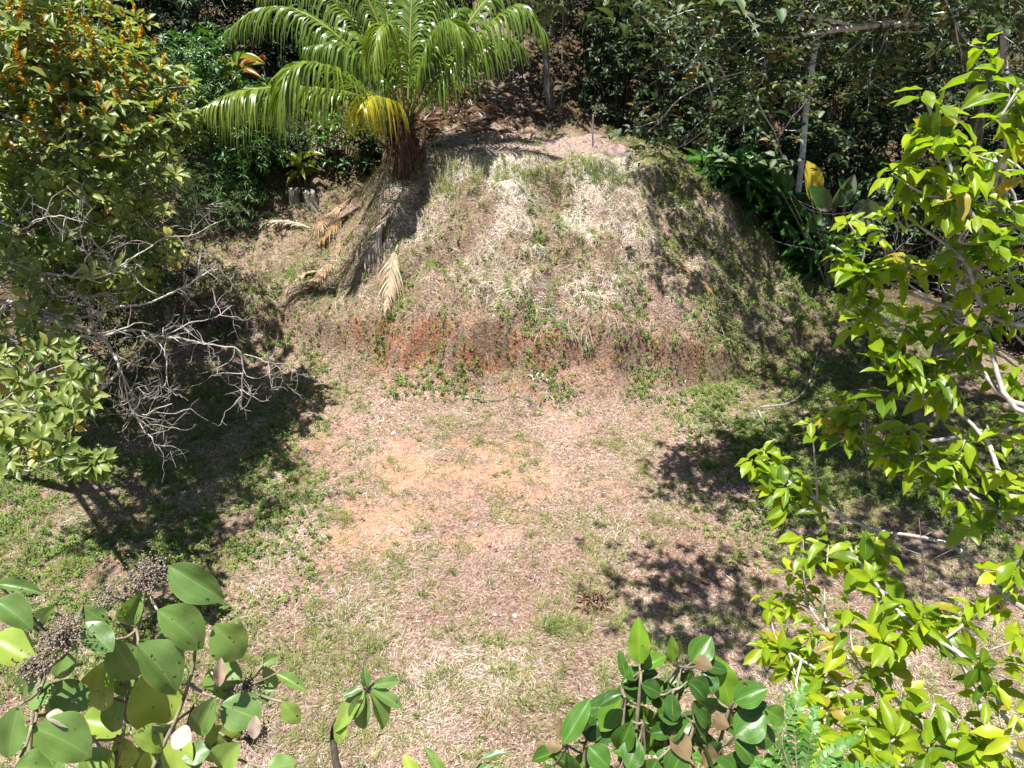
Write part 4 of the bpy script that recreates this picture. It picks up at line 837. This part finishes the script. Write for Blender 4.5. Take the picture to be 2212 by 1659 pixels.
cl = [(1995, 205, 2.9, 80), (2050, 285, 2.9, 80), (1985, 290, 2.95, 75), (2090, 330, 2.95, 75), (2150, 330, 3., 75), (1925, 375, 3., 62), (1960, 430, 3.05, 70), (2010, 400, 3., 78), (2075, 400, 2.95, 78), (2130, 400, 3., 75), (2040, 465, 3., 75), (2110, 470, 3., 75), (2180, 440, 3.05, 75), (2150, 520, 3.05, 72),
      (1832, 480, 3.4, 50), (1808, 552, 3.5, 58), (1852, 590, 3.4, 62), (1820, 585, 3.5, 55), (2060, 530, 3.2, 70), (2110, 560, 3.2, 66), (2170, 600, 3.1, 66), (1985, 570, 3.3, 70), (2100, 625, 3.2, 60), (1862, 690, 3.5, 64), (1905, 650, 3.5, 60), (1830, 640, 3.5, 60), (1890, 740, 3.5, 72), (1935, 770, 3.4, 74), (1985, 780, 3.4, 72), (2010, 820, 3.4, 70), (2060, 845, 3.4, 72), (2030, 715, 3.4, 55), (2080, 750, 3.4, 60), (2140, 700, 3.3, 62), (2195, 690, 3.2, 62), (1955, 700, 3.5, 60),
      (1790, 895, 4.0, 62), (1752, 905, 4.1, 52), (1830, 945, 3.9, 62), (1868, 895, 3.9, 55), (1915, 960, 3.7, 70), (1965, 925, 3.7, 66), (2005, 985, 3.6, 72), (2045, 1010, 3.6, 70), (2085, 950, 3.5, 66), (2150, 905, 3.4, 66), (2195, 800, 3.3, 66), (2120, 1020, 3.5, 66), (1960, 1010, 3.7, 66), (1650, 975, 4.6, 52), (1640, 1030, 4.6, 50), (1668, 1060, 4.5, 58), (1705, 1090, 4.4, 62), (1745, 1070, 4.4, 55), (1700, 1050, 4.4, 55), (1770, 1110, 4.3, 58),
      (1790, 1175, 4.2, 66), (1850, 1175, 3.9, 74), (1895, 1160, 3.8, 66), (2160, 1100, 3.3, 70), (2100, 1130, 3.4, 66), (2200, 1030, 3.2, 66), (1735, 1165, 4.3, 60), (1655, 1300, 4.6, 46), (1690, 1290, 4.6, 46), (1740, 1280, 4.5, 44), (1710, 1240, 4.5, 50), (1835, 1320, 3.8, 74), (1900, 1290, 3.6, 74), (1950, 1310, 3.5, 84), (1990, 1340, 3.4, 80), (2050, 1350, 3.4, 76), (2110, 1300, 3.4, 72), (2165, 1290, 3.3, 72), (2200, 1210, 3.2, 70),
      (1685, 1410, 4.2, 62), (1730, 1400, 4.2, 62), (1710, 1450, 4.1, 60), (1765, 1410, 4.1, 54), (1740, 1500, 3.9, 58), (1795, 1530, 3.8, 56), (1850, 1470, 3.8, 60), (1910, 1440, 3.7, 64), (1890, 1510, 3.6, 66), (1950, 1500, 3.5, 66), (2020, 1520, 3.3, 76), (2075, 1550, 3.3, 76), (1870, 1570, 3.5, 66), (1830, 1610, 3.5, 66), (1930, 1600, 3.4, 74), (2000, 1620, 3.2, 78), (2100, 1620, 3.2, 78), (2185, 1590, 3.1, 70), (1760, 1590, 3.6, 66), (2160, 1440, 3.2, 66), (2205, 1380, 3.1, 70), (1800, 1640, 3.5, 64), (2130, 1510, 3.2, 66)]
hubs = [([(2200, 560, 3.1), (2110, 480, 3.), (2060, 380, 2.95), (2000, 215, 2.9)], .014), ([(2190, 700, 3.2), (2080, 560, 3.2), (1960, 470, 3.2)], .012), ([(2230, 900, 3.2), (2120, 700, 3.3), (1980, 640, 3.4), (1830, 560, 3.5)], .013), ([(2230, 880, 3.2), (2090, 760, 3.4), (1960, 720, 3.5), (1860, 650, 3.5)], .012), ([(2230, 1050, 3.2), (2130, 950, 3.4), (2060, 880, 3.5), (1930, 800, 3.5)], .013),
        ([(2240, 1120, 3.2), (2080, 1060, 3.5), (1900, 960, 3.8), (1770, 900, 4.1)], .012), ([(2260, 1330, 3.2), (2060, 1180, 3.6), (1850, 1130, 4.1), (1660, 1010, 4.6)], .014), ([(2240, 1560, 3.1), (2150, 1490, 3.2), (2070, 1410, 3.3), (1950, 1330, 3.5), (1840, 1190, 3.9)], .018), ([(2230, 1640, 3.1), (2080, 1440, 3.3), (1990, 1340, 3.4)], .014),
        ([(2200, 1680, 3.1), (1960, 1530, 3.6), (1840, 1430, 3.9), (1730, 1290, 4.5)], .014), ([(2150, 1720, 3.1), (1930, 1570, 3.5), (1770, 1450, 4.0), (1690, 1400, 4.2)], .014), ([(2130, 1760, 3.1), (1960, 1660, 3.3), (1800, 1560, 3.8)], .012), ([(2240, 500, 3.1), (2190, 420, 3.05), (2140, 330, 3.)], .01)]
bx = np.array(gz(3.5, 1.9))
lime('lime_tree', 'bright lime green young tree with drooping leaves at the right edge', bx, hubs, cl, 201, [bx-[0, 0, .2], bx+[.02, .1, 2.5], bx+[-.08, .15, 5.], bx+[-.35, .55, 6.4], bx+[-.5, .75, 7.3]])
b2 = np.array(gz(3.4, 2.9)); lime('lime_tree', 'lime green spray of large leaves cut by the right edge', b2, [([(2240, 330, 2.3), (2215, 230, 2.25), (2205, 180, 2.2)], .01)], [(2200, 190, 2.2, 95), (2215, 240, 2.25, 95), (2185, 225, 2.25, 90), (2225, 330, 2.3, 80)], 202, [b2-[0, 0, .2], b2+[.1, 0, 3], b2+[-.2, -.4, 6.5], atd(2260, 330, 2.3)])
R = np.random.default_rng(60)
r = root('bare_shrub', gz(7.2, 11.5), 'leafless pale twiggy shrub behind the lime green tree', 'shrub'); B = Batch()
for P, rr in [([(2230, 760, 10), (2080, 620, 10.2), (1950, 560, 10.5), (1880, 470, 10.6)], .02), ([(2230, 820, 10), (2000, 640, 10.4), (1930, 590, 10.6), (1900, 500, 10.8)], .018), ([(2240, 740, 10), (2100, 640, 10), (2010, 590, 10.1), (1900, 610, 10.4)], .016), ([(2240, 700, 10), (2170, 560, 10), (2150, 430, 10)], .018), ([(2200, 780, 10), (2060, 700, 10.2), (1930, 680, 10.5)], .016)]:
    Q = smooth_path([aty(*p) for p in P], 24); tube(B, Q, np.linspace(rr, rr*.3, 24), 6)
    for k in range(9): twig(B, Q[R.integers(5, 24)], R.normal(0, .7, 3)+[-.5, 0, .3], R.uniform(.4, 1.1), .007, 1, R, .25)
tube(B, smooth_path([np.array(r.location)-[0, 0, .1], aty(2270, 900, 10), aty(2235, 760, 10)], 10), np.linspace(.05, .022, 10), 7)
B.build('branches', M['twig'], r)
b = gnd(1992, 1330); r = root('dead_sapling', b, 'thin dead white sapling with side twigs under the lime green tree', 'sapling'); B = Batch(); Q = smooth_path([b, b+(aty(1990, 1150, b[1])-b)*.5+[.03, 0, 0], aty(1985, 1120, b[1])], 14); tube(B, Q, np.linspace(.014, .005, 14), 5)
for i, (du, dv) in zip((8, 9, 11, 6, 10), ((60, -50), (-45, -20), (40, -30), (70, 10), (-30, -45))): tube(B, [Q[i], Q[i]+np.array([du*.006, 0, -dv*.006])], [.006, .002], 4)
B.build('stem', M['twig'], r)

# ------------------------------------------------------------------ foreground shrubs
TPB = [leaf_tpl(13, 7, 'ell', .08+.05*k, .08+.07*k, .035, k*1.7, .05*(k-2)) for k in range(5)]
def leafpx(Bt, Bs, base, tip, wpx, d, tn, R, hub=None, dz=0., tilt=None, tpl=None, px=1.0):
    a = atd(*base, d); t = atd(*tip, d+dz); v = nrmz(t-a)
    tocam = nrmz(CAM-a); nv = tocam*.75+up*.55+R.normal(0, .16, 3) if tilt is None else np.array(tilt, float)
    inst(Bt, tpl or TPB[R.integers(5)], a[None], v[None], nv[None], np.linalg.norm(t-a), wpx*px/FPX*d, np.array([tn]))
    if hub is not None:
        tube(Bs, smooth_path([hub, (hub+a)/2-[0, 0, .01], a], 6), np.linspace(.0042, .003, 6), 6, .8)
def near(P): return np.array([atd(*p) for p in P])
R = np.random.default_rng(301)
b = np.array(gz(-1.55, 1.0)); r = root('broad_leaf_shrub', b, 'tall shrub with broad glossy leaves and dried brown flower heads at bottom left', 'shrub', 'broad leaved shrubs in the foreground'); LB, B, PB = Batch(), Batch(), Batch()
stems = [[(330, 1659, 1.85), (385, 1540, 1.85), (415, 1450, 1.84), (425, 1380, 1.84), (440, 1330, 1.83)], [(240, 1700, 1.85), (270, 1560, 1.82), (278, 1440, 1.8), (292, 1375, 1.8), (318, 1270, 1.78), (322, 1235, 1.78)], [(60, 1700, 1.7), (70, 1560, 1.68), (95, 1470, 1.66), (135, 1390, 1.65)], [(500, 1700, 1.95), (470, 1600, 1.93), (455, 1510, 1.92), (520, 1480, 1.92)], [(380, 1620, 1.86), (380, 1560, 1.86), (450, 1515, 1.9)]]
SN = []
for st in stems:
    Q = smooth_path(near(st), 20); k = Q[0]; tube(B, np.vstack([smooth_path([b-[0, 0, .1], b+[0, .1, 4.], k*.9+b*.1-[0, 0, .3], k], 14)[:-1], Q]), np.concatenate([np.linspace(.03, .006, 13), np.linspace(.0055, .0035, 20)]), 8, .3); SN.append(Q)
SN = np.concatenate(SN)
lv = [((365, 1222), (484, 1300), 78, 1.78, .3), ((340, 1318), (458, 1392), 84, 1.74, .55), ((462, 1350), (536, 1424), 84, 1.82, .6), ((297, 1392), (405, 1490), 98, 1.72, .45), ((182, 1345), (238, 1411), 60, 1.7, .3), ((245, 1382), (297, 1478), 76, 1.75, .5), ((310, 1272), (256, 1372), 48, 1.77, .5), ((-10, 1300), (76, 1344), 62, 1.6, .45), ((-5, 1262), (88, 1272), 30, 1.65, .4), ((-20, 1380), (76, 1425), 78, 1.66, .85),
      ((165, 1382), (108, 1470), 66, 1.78, .5), ((238, 1420), (186, 1568), 82, 1.8, .8), ((318, 1445), (350, 1605), 112, 1.84, .92), ((72, 1572), (213, 1622), 100, 1.6, .55), ((42, 1522), (4, 1650), 66, 1.58, .5), ((118, 1474), (180, 1540), 74, 1.72, .35), ((466, 1506), (413, 1602), 56, 1.82, .35), ((478, 1520), (562, 1562), 84, 1.86, .4), ((452, 1570), (505, 1640), 84, 1.9, .75), ((520, 1605), (455, 1680), 70, 1.84, .7), ((405, 1586), (360, 1690), 70, 1.86, .9), ((252, 1588), (275, 1690), 62, 1.84, .9), ((328, 1612), (318, 1690), 40, 1.87, .9), ((30, 1660), (120, 1650), 70, 1.55, .5), ((60, 1520), (120, 1490), 55, 1.66, .45), ((445, 1455), (530, 1490), 86, 1.95, .6), ((575, 1660), (640, 1650), 52, 1.8, .5), ((610, 1516), (651, 1565), 40, 1.9, .7), ((568, 1436), (602, 1412), 26, 1.9, .5), ((568, 1440), (598, 1492), 30, 1.92, .5), ((596, 1455), (665, 1490), 28, 1.9, .6), ((560, 1470), (576, 1520), 44, 1.94, .5),
      ((120, 1310), (62, 1395), 44, 1.74, .4), ((178, 1310), (232, 1352), 40, 1.76, .3), ((228, 1330), (196, 1380), 46, 1.8, .4), ((90, 1440), (30, 1505), 60, 1.72, .3), ((30, 1590), (110, 1600), 60, 1.7, .4), ((150, 1520), (90, 1570), 56, 1.75, .6), ((420, 1300), (422, 1345), 14, 1.85, .1), ((432, 1300), (436, 1350), 13, 1.86, .1), ((400, 1375), (330, 1360), 36, 1.86, .1), ((195, 1480), (135, 1530), 60, 1.84, .6), ((270, 1500), (230, 1590), 60, 1.92, .6), ((180, 1620), (240, 1690), 70, 1.8, .7)]
for a, t, w, d, tn in lv:
    p = atd(*a, d); hub = SN[np.argmin(np.linalg.norm(SN-p, axis=1))]
    leafpx(LB, B, a, t, w, d, tn, R, hub if np.linalg.norm(hub-p) < .3 else p+nrmz(hub-p)*.2, dz=R.uniform(-.03, .05))
for k in range(46):
    u, v, d = R.uniform(-20, 470), R.uniform(1420, 1700), R.uniform(1.78, 2.05)
    if v < 1640-.75*u+abs(u-250)*.2 or u > 300 and v < 1560: continue
    p = atd(u, v, d); hub = SN[np.argmin(np.linalg.norm(SN-p, axis=1))]; an = R.uniform(.2, 2.9); l = R.uniform(60, 110)
    leafpx(LB, B, (u, v), (u+l*math.cos(an), v+l*.7*math.sin(an)), l*.7, d, R.uniform(.2, .85), R, p+nrmz(hub-p)*min(.15, np.linalg.norm(hub-p)), dz=R.uniform(-.03, .05))
cube = (np.array([[-1, -1, -1], [1, -1, -1], [1, 1, -1], [-1, 1, -1], [-1, -1, 1], [1, -1, 1], [1, 1, 1], [-1, 1, 1]])*.5, np.array([(0, 3, 2, 1), (4, 5, 6, 7), (0, 1, 5, 4), (1, 2, 6, 5), (2, 3, 7, 6), (3, 0, 4, 7)]), np.zeros((8, 2)))
for u, v, rad, d, n in [(318, 1240, 40, 1.77, 620), (130, 1375, 42, 1.64, 620), (75, 1440, 30, 1.6, 380), (235, 1290, 30, 1.76, 160), (535, 1490, 34, 1.92, 150), (560, 1590, 36, 1.92, 150)]:
    c = atd(u, v, d); rr = rad/FPX*d; hub = SN[np.argmin(np.linalg.norm(SN-c, axis=1))]; q = c+R.normal(0, .5, (n, 3))*rr*np.array([1, 1, .65]); nd = c+R.normal(0, .4, (26, 3))*rr
    for e in nd: tube(B, smooth_path([hub, hub*.4+c*.6, e], 6), np.linspace(.0028, .0012, 6), 4, .9)
    for e in q[::7]: tube(B, [nd[R.integers(26)], e], [.0009, .0006], 4, .6)
    inst(PB, cube, q, R.normal(0, 1, (n, 3)), R.normal(0, 1, (n, 3)), R.uniform(.002, .0045, n), R.uniform(.002, .0045, n), R.random(n))
B.build('stems', M['stem'], r); LB.build('leaves', M['big'], r); PB.build('dried_flower_heads', M['panicle'], r)
DB = Batch(); leafpx(DB, None, (478, 1420), (470, 1490), 26, 1.8, .75, R); leafpx(DB, None, (552, 1545), (545, 1600), 28, 1.8, .8, R); leafpx(DB, None, (372, 1588), (412, 1600), 50, 1.75, .88, R); leafpx(DB, None, (100, 1545), (150, 1560), 30, 1.62, .88, R); leafpx(DB, None, (418, 1520), (408, 1600), 20, 1.85, .3, R)
DB.build('withered_leaves', M['litter'], r)

b = np.array(gz(-.55, 1.6)); r = root('broad_leaf_shrub', b, 'small leafy twig of the same broad leaved shrub at bottom centre', 'shrub', 'broad leaved shrubs in the foreground'); LB, B = Batch(), Batch()
n0 = atd(795, 1487, 2.0); tube(B, smooth_path([b-[0, 0, .1], b+[0, .1, 4.], atd(760, 1760, 2.05), atd(720, 1590, 2.05), atd(752, 1530, 2.02), n0], 30), np.linspace(.02, .003, 30), 6)
for a, t, w, tn in [((793, 1484), (786, 1442), 22, .4), ((800, 1482), (868, 1470), 26, .5), ((802, 1488), (873, 1530), 30, .5), ((798, 1492), (844, 1584), 38, .6), ((794, 1495), (776, 1590), 36, .5), ((788, 1492), (716, 1580), 40, .75), ((785, 1485), (738, 1502), 20, .2), ((752, 1540), (722, 1612), 34, .8), ((788, 1498), (752, 1560), 30, .4)]:
    leafpx(LB, B, a, t, w, 2.0, tn, R, n0, dz=R.uniform(-.03, .04))
B.build('stems', M['darkstem'], r); LB.build('leaves', M['big'], r)

b = np.array(gz(.75, 1.0)); r = root('tan_backed_shrub', b, 'dark green shrub with tan backed upright leaves at bottom right of centre', 'shrub'); LB, B = Batch(), Batch()
D = 2.15; hubs2 = [(1385, 1450), (1350, 1505), (1455, 1490), (1470, 1440), (1575, 1530), (1500, 1560), (1225, 1610), (1262, 1605), (1390, 1560), (1460, 1600), (1560, 1610)]
HN = []
for u, v in hubs2:
    h = atd(u, v, D); k = atd(1106+(u-1106)*.8+30, 1760, D+.1); tube(B, smooth_path([b-[0, 0, .1], b+[.05, .2, 4.2], k, (k+h)/2, h], 24), np.linspace(.018, .004, 24), 7, .5); HN.append(h)
HN = np.array(HN)
lv = [((1381, 1434), (1381, 1338), 46, .75), ((1578, 1526), (1551, 1416), 60, .7), ((1494, 1432), (1538, 1374), 56, .45), ((1452, 1430), (1454, 1374), 24, .65), ((1391, 1445), (1440, 1410), 36, .6), ((1352, 1466), (1340, 1405), 22, .3), ((1372, 1470), (1362, 1440), 34, .3), ((1385, 1478), (1432, 1500), 40, .1), ((1346, 1506), (1291, 1578), 52, .6), ((1342, 1500), (1290, 1520), 34, .05), ((1376, 1522), (1395, 1578), 56, .6), ((1366, 1558), (1331, 1638), 50, .45), ((1402, 1585), (1410, 1632), 44, .65), ((1452, 1498), (1450, 1560), 42, .15), ((1450, 1560), (1432, 1622), 44, .15), ((1485, 1472), (1540, 1510), 56, .1), ((1495, 1515), (1560, 1552), 68, .15), ((1586, 1515), (1655, 1485), 58, .45), ((1588, 1540), (1660, 1520), 40, .1), ((1588, 1590), (1656, 1545), 74, .42), ((1650, 1530), (1702, 1562), 46, .55), ((1586, 1600), (1640, 1640), 60, .3), ((1216, 1608), (1277, 1510), 48, .5), ((1268, 1600), (1300, 1545), 46, .05), ((1272, 1612), (1318, 1660), 54, .4), ((1214, 1622), (1140, 1640), 34, .35), ((1225, 1625), (1240, 1690), 40, .3), ((1430, 1500), (1395, 1470), 40, .5), ((1500, 1560), (1545, 1590), 60, .2), ((1440, 1590), (1480, 1560), 50, .3), ((1380, 1600), (1350, 1660), 56, .3), ((1480, 1620), (1440, 1680), 60, .4), ((1540, 1640), (1600, 1690), 60, .4), ((1420, 1640), (1390, 1700), 60, .3), ((1520, 1610), (1560, 1650), 56, .15), ((1330, 1560), (1290, 1610), 44, .1), ((1475, 1540), (1420, 1545), 50, .2), ((1540, 1500), (1520, 1450), 44, .2), ((1610, 1570), (1680, 1610), 56, .25), ((1560, 1570), (1600, 1560), 50, .2)]
for a, t, w, tn in lv:
    p = atd(*a, D); leafpx(LB, B, a, t, w, D+R.uniform(-.05, .1), tn, R, HN[np.argmin(np.linalg.norm(HN-p, axis=1))], dz=R.uniform(-.04, .04))
for k in range(60):
    h = HN[R.integers(len(HN))]; u, v, d = proj(h); u += R.normal(0, 22); v += R.normal(18, 22); an = R.uniform(0, 6.28); l = R.uniform(40, 75)
    if v+l*.7*math.sin(an) < 1440: continue
    leafpx(LB, B, (u, v), (u+l*math.cos(an), v+l*.7*math.sin(an)), l*R.uniform(.5, .75), D+R.uniform(.02, .2), R.uniform(.05, .55), R, h, dz=R.uniform(-.04, .04))
for a, t, w in [((1576, 1570), (1534, 1550), 34), ((1586, 1610), (1640, 1626), 30), ((1456, 1580), (1490, 1640), 46), ((1522, 1660), (1540, 1600), 36), ((1214, 1615), (1176, 1612), 26), ((1210, 1600), (1208, 1548), 18), ((1500, 1425), (1540, 1440), 30), ((1462, 1430), (1468, 1376), 22), ((1262, 1580), (1264, 1550), 20)]:
    nv = -nrmz(CAM-atd(*a, D))+R.normal(0, .15, 3); leafpx(LB, B, a, t, w, D-.02, .6, R, None, tilt=nv)
B.build('stems', M['stem'], r); LB.build('leaves', M['bigtan'], r)

b = np.array(gz(-.1, 1.1)); r = root('broad_leaf_shrub', b, 'leaf tips of a broad leaved shrub cut by the bottom edge', 'shrub', 'broad leaved shrubs in the foreground'); LB, B = Batch(), Batch()
n0 = atd(990, 1700, 2.0); tube(B, smooth_path([b-[0, 0, .1], b+[0, .15, 4.4], n0], 20), np.linspace(.02, .006, 20), 6)
for a, t, w, tn in [((900, 1690), (872, 1634), 40, .95), ((960, 1680), (920, 1612), 26, .6), ((1040, 1640), (1100, 1622), 18, .2), ((1010, 1690), (1060, 1650), 30, .3), ((940, 1690), (985, 1660), 30, .5), ((1100, 1690), (1070, 1655), 30, .4)]:
    leafpx(LB, B, a, t, w, 2.0, tn, R, n0)
B.build('stems', M['stem'], r); LB.build('leaves', M['big'], r)

b = np.array(gz(1.6, 1.5)); r = root('pinnate_shrub', b, 'feathery light green shrub with paired leaflets under the lime green tree', 'shrub'); LB, B = Batch(), Batch()
hub = atd(1720, 1700, 2.75); tube(B, smooth_path([b-[0, 0, .1], b+[0, .2, 3.5], hub], 20), np.linspace(.03, .012, 20), 7)
for a, t in [((1700, 1640), (1640, 1520)), ((1720, 1640), (1700, 1500)), ((1700, 1650), (1610, 1580)), ((1740, 1650), (1760, 1530)), ((1700, 1670), (1630, 1640)), ((1760, 1660), (1850, 1590)), ((1760, 1660), (1820, 1640)), ((1730, 1680), (1740, 1600)), ((1780, 1690), (1920, 1650)), ((1770, 1690), (1870, 1660)), ((1680, 1680), (1590, 1660)), ((1690, 1600), (1740, 1480)), ((1720, 1690), (1690, 1600))]:
    p0, p1 = atd(*a, 2.75), atd(*t, 2.8); frond(LB, B, [hub, p0, (p0+p1)/2+up*.03, p1], .062, .016, 15, .12, R.uniform(.2, .9), R, 1.25, .003, 5, .1, .5, .3, .05)
B.build('stems', M['stem'], r); LB.build('leaves', M['fern'], r)
